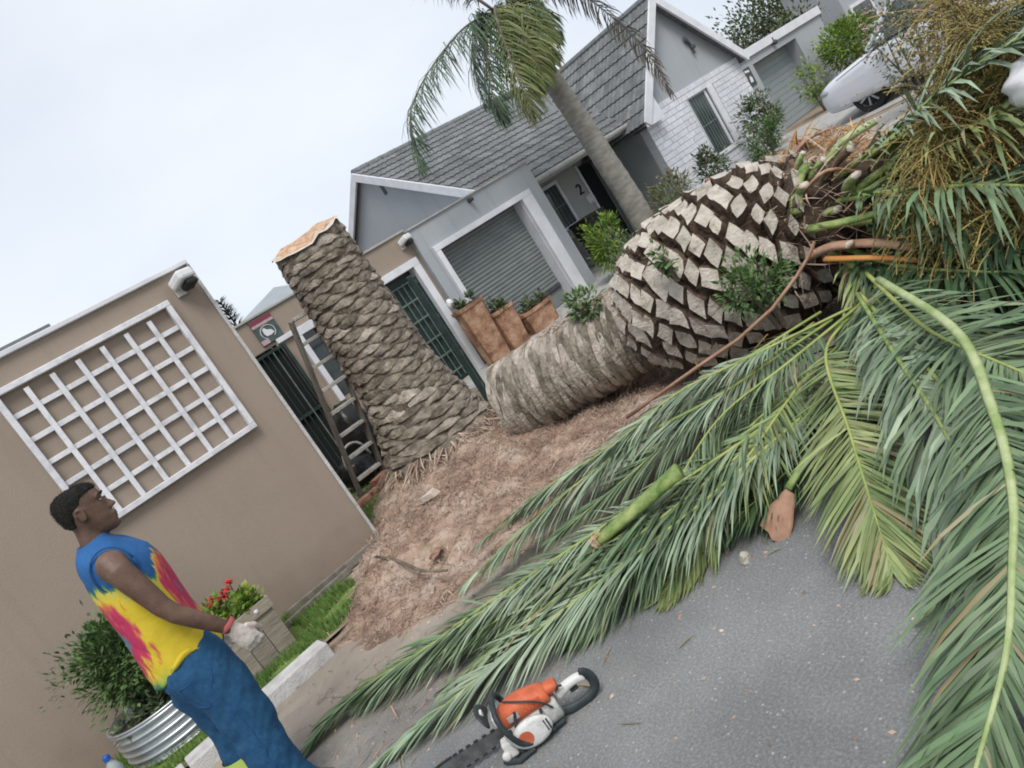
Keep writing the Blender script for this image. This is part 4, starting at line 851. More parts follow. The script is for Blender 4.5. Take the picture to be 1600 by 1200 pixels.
# flower and fruit bunches
def bunch(root, base, tip, n, L, seed, spread=.5, m='fruit_strand'):
    R = random.Random(seed); base, tip = V(base), V(tip); ax_ = (tip-base); mb = MB(); bd = MB()
    for k in range(int(n*.75)):
        t = R.random(); p = base+ax_*t; d = (ax_.normalized()*R.uniform(.2, 1)+V((R.gauss(0, 1), R.gauss(0, 1), R.gauss(0, .8)))*spread).normalized()
        l = L*R.uniform(.5, 1.15); pts = [p]; q = p.copy(); dd = d
        for j in range(5):
            dd = (dd+V((R.gauss(0, .16), R.gauss(0, .16), -.22+R.gauss(0, .12)))).normalized(); q = q+dd*l/5; q = V((q.x, q.y, max(.02, q.z))); pts.append(q)
        s_ = dd.cross(V((R.gauss(0, 1), R.gauss(0, 1), R.gauss(0, 1)))).normalized()*.0024
        vs2 = []
        for q in pts: vs2 += [q-s_, q+s_]
        mb.add(vs2, [(2*j, 2*j+1, 2*j+3, 2*j+2) for j in range(5)])
        for j in range(9):
            f_ = R.uniform(1.2, 5); a_ = int(f_) if f_ < 5 else 4; q = pts[a_].lerp(pts[a_+1], f_-a_)+V((R.gauss(0, .005), R.gauss(0, .005), R.gauss(0, .005))); z_ = R.uniform(.004, .0075)
            bd.add([q+V((z_, 0, 0)), q+V((-z_, 0, 0)), q+V((0, z_, 0)), q+V((0, -z_, 0)), q+V((0, 0, z_*1.3)), q+V((0, 0, -z_*1.3))], [(0, 2, 4), (2, 1, 4), (1, 3, 4), (3, 0, 4), (2, 0, 5), (1, 2, 5), (3, 1, 5), (0, 3, 5)])
    o = mb.build('flower_strands', m, root); o['kind'] = 'stuff'; o = bd.build('buds', 'bud', root); o['kind'] = 'stuff'
bunch(head, (4.60, 2.05, .95), (4.45, 1.85, .95), 170, .55, 1, .9, 'fruit_strand')
bunch(head, (4.2, 1.9, .92), (3.95, 1.9, .78), 230, .50, 2, .75, 'fruit_strand')
bunch(head, (4.45, 1.75, .98), (4.3, 1.7, .9), 110, .38, 3, .9, 'fruit_strand_orange')
bunch(head, (4.95, 1.95, 1.3), (4.85, 1.8, 1.2), 200, .5, 5, .9, 'fruit_strand')
bunch(head, (3.95, 1.85, .62), (3.7, 1.85, .5), 170, .42, 6, .75, 'fruit_strand')
bunch(head, (3.75, 1.55, .55), (3.6, 1.5, .45), 120, .45, 7, .8, 'fruit_strand')
bunch(head, (4.62, 2.9, .80), (4.72, 2.75, .86), 90, .25, 8, .8, 'fruit_strand_orange')
for i, (a_, b_, n_, L_, m_) in enumerate((((4.75, 2.0, 1.12), (4.6, 1.8, 1.1), 260, .42, 'fruit_strand'), ((4.35, 1.95, .95), (4.1, 1.85, .85), 260, .4, 'fruit_strand'), ((4.6, 1.65, 1.1), (4.45, 1.55, 1.0), 220, .4, 'fruit_strand'), ((4.1, 2.05, .7), (3.9, 1.95, .55), 220, .4, 'fruit_strand'), ((5.1, 2.05, 1.45), (4.95, 1.9, 1.35), 240, .45, 'fruit_strand'), ((4.15, 1.65, .8), (4.0, 1.6, .7), 180, .4, 'fruit_strand_orange'), ((4.0, 1.5, .6), (3.85, 1.5, .5), 200, .4, 'fruit_strand'), ((4.75, 1.85, 1.28), (4.6, 1.7, 1.2), 240, .4, 'fruit_strand'))): bunch(head, a_, b_, n_, L_, 40+i, .85, m_)
bunch(head, (3.3, 3.05, .25), (3.05, 3.3, .2), 120, .35, 9, .7, 'fruit_strand_orange')

# second heap of husks and dry strands behind the head
mb = MB(); R = random.Random(55); BH = V((6.05, 3.75, 0))
def bh_h(x, y):
    q = V(((x-BH.x)/1.1, (y-BH.y)/.85, 0)).length; return .92*max(0, 1-q*q)*(1+.35*noise.noise(V((x*3, y*3, 4))))+.05*noise.noise(V((x*11, y*11, 1)))*(q < 1)-.03
nn = 46
mb.add([(BH.x-1.3+2.6*i/nn, BH.y-.95+1.9*j/nn, bh_h(BH.x-1.3+2.6*i/nn, BH.y-.95+1.9*j/nn)) for j in range(nn+1) for i in range(nn+1)], [(j*(nn+1)+i, j*(nn+1)+i+1, (j+1)*(nn+1)+i+1, (j+1)*(nn+1)+i) for j in range(nn) for i in range(nn)])
o = mb.build('husk_heap', 'litter_soil', smooth=True); o['kind'] = 'stuff'; tag(o, 'brown heap of husks and dry strands behind the palm head', 'debris')
mb = MB()
for k in range(3200):
    x, y = BH.x+R.uniform(-1.05, 1.05), BH.y+R.uniform(-.7, .7); z = bh_h(x, y)
    if z < .03: continue
    p = V((x, y, z)); d = V((R.gauss(0, 1), R.gauss(0, 1), R.gauss(.35, .4))).normalized(); l = R.uniform(.06, .32); q = p+d*l+V((0, 0, -.1*l)); s_ = V((R.gauss(0, 1), R.gauss(0, 1), R.gauss(0, 1))).normalized()*R.uniform(.002, .008); m_ = (p+q)/2+V((0, 0, .06*l)); mb.add([p-s_, p+s_, m_+s_, m_-s_, q], [(0, 1, 2, 3), (3, 2, 4)])
o = mb.build('dry_strands', 'fruit_strand_orange'); o['kind'] = 'stuff'; tag(o, 'orange dry strands sticking out of the heap behind the palm head', 'debris')
for k in range(3):
    p = BH+V((-.45+.22*k, .12-.30*k, 0)); p.z = bh_h(p.x, p.y)+.02; d = V((R.gauss(.5, .5), R.gauss(-.3, .6), .0)).normalized(); P = [p-d*.2, p+V((0, 0, .05)), p+d*R.uniform(.2, .4)]
    t_ = thing('dry_spathe', 'curled brown leaf sheath, %s of three on the heap behind the palm head' % ('leftmost', 'middle one', 'rightmost')[k], 'husk', (p.x, p.y, 0), group='dry leaf sheaths behind the palm head'); mb = MB(); mb.tube(catmull(P, 9), [.012+.04*sin(pi*i/8) for i in range(9)], 7, flat=.3); mb.build('sheath', 'brown_stalk', t_, smooth=True)
# loose stalks and husks
def lone(name, label, cat, pts, r, m, end='cut_rim', n=9, group=None):
    P0 = V(pts[0]); t_ = thing(name, label, cat, (P0.x, P0.y, 0), group=group); stalk(t_, 'stalk', pts, r, m, end, n); return t_
cs_ = lone('cut_stalk', 'thick green leaf stalk with orange sawn end lying on the fronds', 'leaf stalk', [(2.10, 2.55, .34), (1.95, 2.73, .27), (1.78, 2.93, .20)], .05, 'petiole', 'cut_wood')
nf = V((-.55, -.45, .35)).normalized(); uf = nf.cross(V((0, 0, 1))).normalized(); wf = nf.cross(uf)
MB().rings([[V((1.775, 2.925, .205))+nf*o_+uf*(.045*cos(2*pi*k/14)*q_)+wf*(.034*sin(2*pi*k/14)*q_) for k in range(14)] for o_, q_ in ((0, 1), (.012, .95), (.014, .4))]).build('sawn_face', 'cut_wood', cs_)
lone('cut_stalk', 'pale green flat leaf stalk with white cut end beside the fibre heap', 'leaf stalk', [(2.72, 3.20, .28), (2.6, 3.4, .24), (2.48, 3.62, .21)], .042, 'petiole', 'cut_rim')
lone('long_stalk', 'long reddish brown dry stalk propped from fibre heap to palm head', 'leaf stalk', [(3.13, 3.97, .16), (3.21, 3.34, .33), (3.33, 2.80, .47), (3.55, 2.55, .62), (3.62, 2.45, .72)], .018, 'brown_stalk', 'brown_stalk')
lone('green_stub', 'short bright green stalk stub at the left edge of longest frond', 'leaf stalk', [(1.75, 1.33, .03), (1.70, 1.36, .035), (1.63, 1.40, .03)], .016, 'petiole_pale', 'cut_rim')
hk = thing('brown_husk', 'pinkish brown triangular leaf husk lying at the edge of the fronds', 'husk', (2.12, 2.2, 0))
mb = MB(); hx = V((2.20, 2.13, .13)); ha_ = V((-.80, .42, -.42)).normalized(); hb_ = V((.42, .80, .25)).normalized(); hc_ = ha_.cross(hb_); g_ = []
for i in range(8):
    f_ = i/7; row = []
    for j in range(7):
        c_ = j/6*2-1; w_h = (.022+.085*f_**.8)*(1-.25*max(0, f_-.8)/.2); l_ = .19*f_+.02*noise.noise(V((c_*3, f_*4, 2)))*(f_ > .9)+(.025*abs(c_) if i == 7 and j % 2 else 0)
        row.append(hx+ha_*l_+hb_*(c_*w_h)+hc_*(.045*c_*c_*(.4+f_)+.012*noise.noise(V((c_*2, f_*5, 1)))))
    g_.append(row)
mb.rings(g_, False, False, close=False); mb.rings([[p-hc_*.009 for p in r_] for r_ in g_], False, False, close=False); mb.build('husk', 'brown_stalk', hk, smooth=True)
stalk(hk, 'stalk', [(2.20, 2.13, .135), (2.31, 2.08, .19), (2.43, 2.02, .25)], .02, 'petiole', 'petiole')
def chip(name, label, c, s, m, seed, rz=0):
    R = random.Random(seed); mb = MB(); T = Matrix.Translation(c) @ Euler((R.uniform(-.2, .2), R.uniform(-.2, .2), rz)).to_matrix().to_4x4()
    a = [V((R.uniform(.8, 1.1)*cos(k*pi/3)*s[0], R.uniform(.8, 1.1)*sin(k*pi/3)*s[1], 0)) for k in range(6)]
    mb.rings([[T @ p for p in a], [T @ (p*.8+V((0, 0, s[2]*R.uniform(.7, 1.1)))) for p in a]]); tag(mb.build(name, m), label, 'wood chip')
chip('wood_chip', 'pale long wood chip lying on the fibre heap in front of the stump', (2.36, 5.75, .16), (.17, .045, .05), 'cut_rim', 1, 1.9)
chip('wood_chip', 'cream cube-like chip on the asphalt below the brown husk', (1.90, 2.24, .0), (.032, .024, .035), 'leaf_base_cut', 2, .3)
chip('wood_chip', 'orange-brown shred of husk in the middle of the fibre heap', (1.75, 4.75, .1), (.10, .05, .014), 'leaf_base_red', 3, .8)
lone('stick', 'thin dark bent root stretched across the fibre heap', 'stick', [(1.62, 5.45, .16), (1.60, 5.0, .15), (1.55, 4.6, .13), (1.58, 4.3, .12)], .012, 'bark', 'bark', 6)

# ------------------------------------------------------------------ queen palm in front of the porch
mat('palm_trunk', (.19, .18, .155), (.30, .285, .25), scale=6, rough=.9, bump=.6, bscale=30, stretch=(1, 1, 3))
mat('palm_leaf', (.045, .085, .045), (.095, .14, .075), scale=2, rough=.5, island=.35, hue=.012)
mat('palm_leaf_warm', (.10, .135, .04), (.18, .19, .07), scale=2, rough=.55, island=.35, hue=.015)
mat('palm_leaf_dead', (.15, .13, .10), (.24, .21, .17), scale=2, rough=.7, island=.3)
qp = thing('palm_tree', 'tall thin palm tree with drooping fronds in front of the porch', 'palm tree', (9.75, 9.4, 0))
tk = [V((9.93, 9.4, .05)), V((9.94, 9.4, .9)), V((9.88, 9.4, 1.8)), V((9.82, 9.4, 2.6)), V((9.72, 9.4, 3.5)), V((9.62, 9.4, 4.2))]
P = catmull(tk, 44); mb = MB(); mb.tube(P, [(.215-.06*i/43)*(1+.035*(i % 2))*(1+.04*noise.noise(V((i*.4, 0, 0)))) for i in range(44)], 16); mb.build('trunk', 'palm_trunk', qp, smooth=True)
mb = MB()
for k in range(9):
    a = k*2.4; z = 3.55+k*.09; c = V((9.7, 9.4, z)); d = V((cos(a), sin(a), 0)); mb.tube([c+d*.12, c+d*.22+V((0, 0, .25)), c+d*.30+V((0, 0, .6))], [.07, .05, .03], 6, flat=.5)
mb.build('boot', 'bark', qp)
QF = [([(9.6, 9.4, 4.3), (8.9, 9.3, 4.6), (7.8, 9.25, 4.3), (6.8, 9.2, 3.75), (6.42, 9.2, 3.0)], 'palm_leaf', .62),
      ([(9.55, 9.35, 4.3), (9.15, 9.1, 4.6), (8.75, 8.9, 4.0), (8.5, 8.8, 3.3), (8.42, 8.8, 2.9)], 'palm_leaf_warm', .6),
      ([(9.6, 9.4, 4.3), (9.3, 9.6, 4.75), (8.9, 9.8, 4.3), (8.65, 9.9, 3.55)], 'palm_leaf', .6),
      ([(9.6, 9.3, 4.3), (9.4, 8.9, 4.5), (9.2, 8.6, 4.0), (9.05, 8.5, 3.35)], 'palm_leaf_warm', .5),
      ([(9.65, 9.4, 4.35), (10.6, 9.4, 4.75), (11.5, 9.4, 4.25), (12.15, 9.4, 3.1), (12.25, 9.4, 2.1)], 'palm_leaf_dead', .42),
      ([(9.6, 9.4, 4.4), (8.6, 9.5, 5.8), (7.5, 9.6, 6.5), (6.4, 9.7, 6.3)], 'palm_leaf', .6),
      ([(9.6, 9.4, 4.4), (9.9, 9.0, 5.6), (10.2, 8.4, 6.5), (10.4, 7.9, 6.7)], 'palm_leaf', .6),
      ([(9.65, 9.4, 4.4), (10.4, 9.8, 5.4), (11.4, 10.2, 5.7), (12.2, 10.6, 5.2)], 'palm_leaf', .6),
      ([(9.65, 9.4, 4.4), (10.2, 8.8, 5.4), (10.9, 8.2, 5.6), (11.5, 7.8, 5.1)], 'palm_leaf', .6),
      ([(9.6, 9.4, 4.4), (9.3, 10, 5.8), (8.9, 10.7, 6.9), (8.4, 11.3, 7.2)], 'palm_leaf', .6),
      ([(9.6, 9.4, 4.3), (9.2, 9.3, 4.6), (8.75, 9.25, 4.2), (8.3, 9.2, 3.5), (8.2, 9.2, 3.1)], 'palm_leaf', .55), ([(9.6, 9.35, 4.3), (9.3, 9.0, 4.5), (8.95, 8.7, 3.9), (8.8, 8.6, 3.2)], 'palm_leaf_warm', .55), ([(9.6, 9.4, 4.2), (9.35, 9.25, 4.3), (9.2, 9.2, 3.8), (9.12, 9.15, 3.2)], 'palm_leaf_warm', .45),
      ([(9.65, 9.4, 4.3), (9.9, 9.2, 4.75), (9.95, 9.0, 4.3), (9.85, 8.95, 3.7)], 'palm_leaf', .4)]
for i, (p, m, ll) in enumerate(QF): frond_parts(qp, p, ll=ll*1.2, n=120, w=.022, seed=200+i, m=m, t0=.12, a0=66, a1=30, lift=-.3, droop=1.7, rr=.026, rm='palm_trunk' if m == 'palm_leaf_dead' else 'bark', jitter=.3)
mb = MB(); R = random.Random(77)
for k in range(60):
    p = V((9.55, 9.3, 4.2))+V((R.gauss(0, .1), R.gauss(0, .1), R.uniform(-.2, .15))); l = R.uniform(.5, 1.0); q = p+V((R.gauss(-.1, .16), R.gauss(-.1, .16), -l)); mb.tube([p, (p+q)/2+V((R.gauss(0, .06), R.gauss(0, .06), .05)), q], [.006, .006, .004], 4)
mb.build('flower_strands', 'fruit_strand', qp)

# ------------------------------------------------------------------ bushes and trees
def bush(name, label, c, r, n, L, W, m, seed, base_z=.06, cat='bush', clumps=20, flowers=None, stems=5, group=None):
    t_ = thing(name, label, cat, (c[0], c[1], base_z), group=group); R = random.Random(seed); mb = MB(); foliage(mb, c, r, n, L, W, seed, clumps, zmin=base_z); o = mb.build('crown', m, t_)
    mb = MB()
    for k in range(stems):
        a = R.uniform(0, 2*pi); b_ = V((c[0]+cos(a)*r[0]*.12, c[1]+sin(a)*r[1]*.12, base_z)); e_ = V((c[0]+cos(a)*r[0]*.7, c[1]+sin(a)*r[1]*.7, c[2]+r[2]*R.uniform(0, .7))); mb.tube([b_, (b_+e_)/2+V((R.gauss(0, .03), R.gauss(0, .03), .04)), e_], [.02, .014, .006], 5)
    mb.build('stem', 'bark', t_)
    if flowers:
        fm, nf, fs = flowers; mb = MB()
        for k in range(nf):
            q = V((R.gauss(0, 1), R.gauss(0, 1), R.gauss(.6, .6))).normalized(); p = V(c)+V((q.x*r[0], q.y*r[1], q.z*r[2]))*R.uniform(.8, 1.15)
            for j in range(5): leaf(mb, p, V((cos(j*1.26), sin(j*1.26), R.uniform(.2, .9))), V((0, 0, 1)), fs, fs*.8)
        o = mb.build('flowers', fm, t_); o['kind'] = 'stuff'
    return t_
bush('leafy_bush', 'fresh green bush before the porch, left of the palm tree trunk', (8.72, 9.1, .62), (.33, .33, .42), 1500, .11, .032, 'leaf_bright', 1, clumps=22)
bush('low_bush', 'small pale weedy bush touching the left side of the palm head', (8.05, 8.2, .40), (.34, .3, .34), 700, .10, .03, 'leaf_dull', 2)
bush('reddish_bush', 'reddish green bush between palm tree trunk and white brick wall', (10.7, 9.3, .62), (.4, .35, .42), 1000, .10, .04, 'leaf_red', 3, flowers=('petal_pink', 10, .04))
bush('grassy_bush', 'wispy grey-green plant right of the palm tree trunk above the palm head', (10.0, 8.6, .45), (.45, .3, .35), 700, .22, .014, 'leaf_dull', 4)
bush('rose_bush', 'rose bush with pale pink flowers in front of the white brick wall', (14.75, 9.75, .78), (.42, .35, .55), 1400, .10, .05, 'leaf_dull', 5, flowers=('petal_pink', 26, .05))
bush('green_shrub', 'low green shrub below the rose bush by the white brick wall', (13.75, 9.2, .48), (.42, .35, .38), 1200, .09, .04, 'leaf_green', 6)
bush('light_shrub', 'small light green shrub below the barred window of the white wing', (12.35, 9.5, .55), (.33, .3, .35), 800, .10, .05, 'leaf_dull', 7)
bush('tall_shrub', 'spindly light green shrub in front of the plain garage door', (17.15, 9.75, .80), (.36, .3, .5), 420, .12, .05, 'leaf_bright', 8)
bush('hedge', 'rounded yellow-green hedge beside the white car', (19.35, 9.8, 1.02), (.78, .6, .5), 3400, .11, .055, 'leaf_bright', 9, cat='hedge', clumps=60)
bush('flowering_bush', 'tall bush with faded pinkish blossoms in front of the white car', (11.4, 5.15, 1.0), (.55, .4, .6), 900, .08, .035, 'leaf_dull', 10, flowers=('petal_pink', 90, .045), base_z=.06)
bush('weed', 'glossy green weed sprouting between log and palm head', (3.72, 4.45, .86), (.12, .12, .10), 300, .06, .03, 'leaf_green', 11, base_z=.6, cat='weed', stems=3)
bush('weed', 'leafy green weed at the lower right of the palm head', (3.66, 2.92, .62), (.20, .18, .14), 700, .06, .022, 'leaf_green', 12, base_z=.3, cat='weed', stems=3)
bush('weed', 'small ivy-like weed on the middle of the palm head', (3.62, 3.42, .98), (.06, .06, .09), 60, .06, .045, 'leaf_green', 13, base_z=.8, cat='weed', stems=2)
def tree(label, c, r, n, L, m, seed, h0=0):
    t_ = thing('tree', label, 'tree', (c[0], c[1], 0)); mb = MB(); foliage(mb, c, r, n, L, L*.55, seed, 60, .2); mb.build('crown', m, t_)
    mb = MB(); mb.tube([(c[0], c[1], 0), (c[0]+.1, c[1], c[2]*.5), (c[0], c[1], c[2])], [.25, .18, .08], 8)
    R = random.Random(seed)
    for k in range(7):
        a = R.uniform(0, 6.28); mb.tube([(c[0], c[1], c[2]*R.uniform(.5, .8)), (c[0]+cos(a)*r[0]*.6, c[1]+sin(a)*r[1]*.6, c[2]+r[2]*R.uniform(-.2, .6))], [.08, .02], 5)
    mb.build('trunk', 'bark', t_)
tree('rounded olive-green tree rising behind the plain grey garage', (35, 20, 2.1), (4.6, 2.5, 1.75), 17000, .19, 'leaf_far', 31)
tree('drooping olive tree beside the far grey house', (26.4, 14.6, 1.7), (.7, .7, 1.3), 1500, .17, 'leaf_far', 32)
tr = thing('conifer', 'dark tip of a conifer showing behind the right corner of the beige garage', 'tree', (4.0, 12.4, 0))
mb = MB(); R = random.Random(4)
for k in range(900):
    z = R.uniform(1.0, 3.12); rr_ = .30*(3.2-z)/1.2*R.uniform(.3, 1); a = R.uniform(0, 6.28); p = V((4.0+cos(a)*rr_*.6, 12.4+sin(a)*rr_*.6, z)); leaf(mb, p, V((cos(a), sin(a), .5)), V((0, 0, 1)), .14, .03)
mat('conifer_leaf', (.045, .055, .05), (.08, .09, .085), scale=3, rough=.8, island=.3); mb.build('crown', 'conifer_leaf', tr); mb = MB(); mb.tube([(4, 12.4, 0), (4, 12.4, 3.1)], [.07, .01], 6); mb.build('trunk', 'bark', tr)

# ------------------------------------------------------------------ wooden planter, zinc tub, bottle
w = thing('wooden_planter', 'weathered grey wooden planter box with red flowers on the lawn strip', 'planter', (.56, 5.62, .06))
PX0, PX1, PY0, PY1, PZ = .30, .84, 5.44, 5.86, .46
for k in range(4):
    a = PX0+(PX1-PX0)*k/4; MB().bbox(a+.002, a+(PX1-PX0)/4-.002, PY0, PY0+.022, .075, PZ-.085, .003).build('plank', 'weathered_wood', w)
    MB().bbox(a+.002, a+(PX1-PX0)/4-.002, PY1-.022, PY1, .075, PZ-.085, .003).build('plank', 'weathered_wood', w)
for x in (PX0, PX1-.022): MB().bbox(x, x+.021, PY0+.024, PY1-.024, .075, PZ-.085, .003).build('side_board', 'weathered_wood', w)
for y in (PY0-.018, PY1): MB().bbox(PX0-.018, PX1+.018, y, y+.017, PZ-.083, PZ, .004).build('rim_board', 'weathered_wood', w)
for x in (PX0-.018, PX1+.001): MB().bbox(x, x+.017, PY0, PY1-.001, PZ-.083, PZ-.001, .004).build('rim_board', 'weathered_wood', w)
MB().bbox(PX0-.005, PX1+.005, PY0-.01, PY1+.005, .045, .074, .004).build('foot_board', 'weathered_wood', w)
for x in (PX0+.14, PX1-.10):
    mb = MB(); mb.ell((x, PY0-.02, PZ-.04), (.016, .008, .016), 8, 5); mb.build('screw_cap', 'white_plastic', w)
MB().box(PX0+.03, PX1-.03, PY0+.03, PY1-.03, .2, PZ-.04).build('soil', 'soil_dark', w)
fl = thing('red_flowers', 'red geraniums with green leaves growing in the wooden planter', 'flowers', (.56, 5.64, PZ-.04))
mb = MB(); foliage(mb, (.54, 5.62, PZ+.03), (.25, .17, .075), 700, .055, .045, 5, 16, up=.8, zmin=PZ-.03); mb.build('leaves', 'leaf_bright', fl)
mb = MB(); R = random.Random(6)
for c in ((.66, 5.6, PZ+.14), (.74, 5.62, PZ+.19), (.60, 5.66, PZ+.15), (.70, 5.7, PZ+.15)):
    for k in range(26): p = V(c)+V((R.gauss(0, .022), R.gauss(0, .022), R.gauss(0, .014))); leaf(mb, p, V((R.gauss(0, 1), R.gauss(0, 1), R.uniform(0, 1))), V((0, 0, 1)), .03, .026)
mb.build('blossoms', 'petal_red', fl)
mb = MB()
for c in ((.66, 5.6, PZ+.14), (.74, 5.62, PZ+.19), (.60, 5.66, PZ+.15), (.70, 5.7, PZ+.15)): mb.tube([(c[0]-.03, c[1], PZ-.02), c], .004, 5)
mb.build('stems', 'leaf_green', fl)
tb = thing('zinc_tub', 'round corrugated zinc tub planter on the lawn strip behind the man', 'planter', (.04, 5.72, .06))
TC = V((.04, 5.72, 0)); pf = []
for k in range(41):
    z = .06+.27*k/40; pf.append((.37+.014*sin(2*pi*k/40*5.5), z))
pf += [(.385, .335), (.385, .345), (.365, .345), (.36, .25)]
MB().lathe(pf, 56, TC, True, False).build('wall', 'zinc', tb, smooth=True)
mb = MB(); mb.lathe([(.359, .27), (.2, .30), (.05, .31)], 24, TC, False, True); mb.build('soil', 'soil_dark', tb)
ts = thing('tub_shrub', 'bushy small-leaved shrub growing in the zinc tub against beige wall', 'shrub', (.04, 5.72, .3))
mb = MB(); foliage(mb, (.02, 5.72, .68), (.31, .27, .22), 6500, .055, .026, 8, 54, .1, up=.4, zmin=.40); mb.build('crown', 'leaf_green', ts)
mb = MB(); foliage(mb, (.0, 5.70, .74), (.40, .30, .25), 700, .05, .018, 9, 30, .7, up=.6, zmin=.46); o = mb.build('outer_twigs', 'leaf_dull', ts); o['kind'] = 'stuff'
mb = MB(); R = random.Random(12)
for k in range(12):
    a = R.uniform(0, 6.28); mb.tube([(.04+cos(a)*.05, 5.72+sin(a)*.05, .28), (.03+cos(a)*.12, 5.72+sin(a)*.1, .48), (.02+cos(a)*.27, 5.72+sin(a)*.22, .74+R.uniform(-.05, .1))], [.014, .01, .004], 5)
mb.build('stem', 'bark', ts)
cv = thing('ground_ivy', 'dark trailing leaves round the foot of the shrub in the zinc tub', 'plant', (.04, 5.6, .3)); mb = MB(); foliage(mb, (.02, 5.58, .35), (.30, .14, .05), 420, .06, .04, 10, 18, .1, up=.5, zmin=.3); mb.build('leaves', 'leaf_dull', cv)
mat('bottle_plastic', (.40, .45, .46), (.5, .55, .56), scale=5, rough=.15, spec=.6, transl=.4); mat('blue_cap', (.02, .10, .40), None, rough=.4)
bt = thing('water_bottle', 'clear plastic bottle with blue cap beside the zinc tub', 'bottle', (-.40, 5.50, .06))
MB().lathe([(.04, .062), (.045, .075), (.044, .14), (.041, .15), (.044, .16), (.043, .21), (.03, .245), (.016, .262), (.016, .275)], 16, (-.40, 5.50, 0), True, False).build('body', 'bottle_plastic', bt, smooth=True)
MB().lathe([(.021, .272), (.022, .276), (.022, .30), (.019, .304)], 14, (-.40, 5.50, 0)).build('cap', 'blue_cap', bt)

# timber edging at the foot of the wall, bricks
ed = thing('timber_edging', 'dark weathered timber edging lying along the foot of beige wall', 'edging', (1.5, 6.0, .05))
MB().bbox(-.62, .52, -.02, .02, 0, .07, .006, Matrix.Translation((1.62, 6.03, .06)) @ Euler((0, 0, radians(-3))).to_matrix().to_4x4()).build('board', 'ladder_timber', ed)
MB().bbox(-.45, .3, -.018, .018, 0, .05, .005, Matrix.Translation((1.25, 5.93, .06)) @ Euler((0, 0, radians(5))).to_matrix().to_4x4()).build('board', 'ladder_timber', ed)
R = random.Random(17)
BR = [((2.92, 7.78, .06), 12, 'red brick lying flat under the right foot of the ladder'), ((2.72, 7.74, .06), 20, 'red brick between the two ladder feet'), ((2.50, 7.70, .06), -8, 'broken pinkish brick beside the left ladder foot'),
      ((2.83, 7.76, .128), 16, 'pale red brick laid on top of two others below the ladder'), ((3.05, 7.72, .128), 30, 'topmost brick right of the ladder against the stump'), ((2.38, 7.62, .06), 40, 'brick nearest to the corner of the beige garage'), ((3.08, 7.80, .06), 80, 'end-on red brick wedged behind the stump')]
bk = [MB().bbox(-.11, .11, -.052, .052, 0, .066, .006+.002*k).mesh('brick', 'red_brick') for k in range(2)]
for c, rz, lb in BR:
    o = link('loose_brick', R.choice(bk), None, T=Matrix.Translation(c) @ Euler((0, R.uniform(-.03, .03), radians(rz))).to_matrix().to_4x4()); tag(o, lb, 'brick', 'loose bricks under the ladder')

# ------------------------------------------------------------------ ladder
ld = thing('ladder', 'weathered wooden step ladder leaning on the far side of the palm stump', 'ladder', (2.8, 8.05, .06))
b0, b1 = V((2.62, 7.98, .10)), V((2.97, 7.98, .10)); dv = V((.30, -.52, 2.1)); dvn = dv.normalized(); sx_ = (b1-b0).normalized(); fy = dvn.cross(sx_)
for b_ in (b0, b1): MB().bbox(-.018, .018, -.040, .040, -.04, dv.length*.92, .005, axes(sx_, fy*-1, dvn, b_)).build('stile', 'ladder_timber', ld)
Wd = (b1-b0).length
for k in range(8):
    c = b0+dvn*(.17+k*.262); MB().bbox(.019, Wd-.019, -.06, .06, -.018, .018, .004, axes(sx_, V((0, 1, 0)), V((0, 0, 1)), c)).build('step', 'ladder_step', ld)
mat('bag_black', (.008, .009, .009), (.02, .022, .02), scale=8, rough=.3, bump=.6, bscale=12)
def lump(name, label, cat, c, r, m, seed, amp=.18, sq=1.0):
    mb = MB(); rs2 = []; c = V(c)
    for i in range(1, 14):
        a = pi*i/14-pi/2; q = []
        for k in range(20):
            d = V((cos(a)*cos(2*pi*k/20), cos(a)*sin(2*pi*k/20), sin(a))); n_ = 1+amp*noise.noise(d*2.2+V((seed, 0, 0)))+amp*.5*noise.noise(d*6+V((0, seed, 0))); q.append(c+V((d.x*r[0], d.y*r[1], d.z*r[2]))*n_)
        rs2.append(q)
    mb.rings(rs2); return tag(mb.build(name, m, smooth=True), label, cat)
lump('rubbish_bag', 'black rubbish bag seen between the ladder steps', 'bag', (3.28, 8.75, .52), (.26, .24, .46), 'bag_black', 3)
lump('rubbish_bag', 'smaller black bag slumped below the other behind the ladder', 'bag', (2.95, 8.55, .24), (.24, .22, .2), 'bag_black', 5)
mb = MB(); mb.tube(catmull([(2.78, 8.35, .35), (2.83, 8.33, .52), (2.95, 8.33, .58), (3.07, 8.33, .52), (3.12, 8.35, .34)], 14), .016, 8); tag(mb.build('pale_pipe', 'ladder_step', smooth=True), 'pale curved pipe lying over the black bag behind ladder', 'pipe')

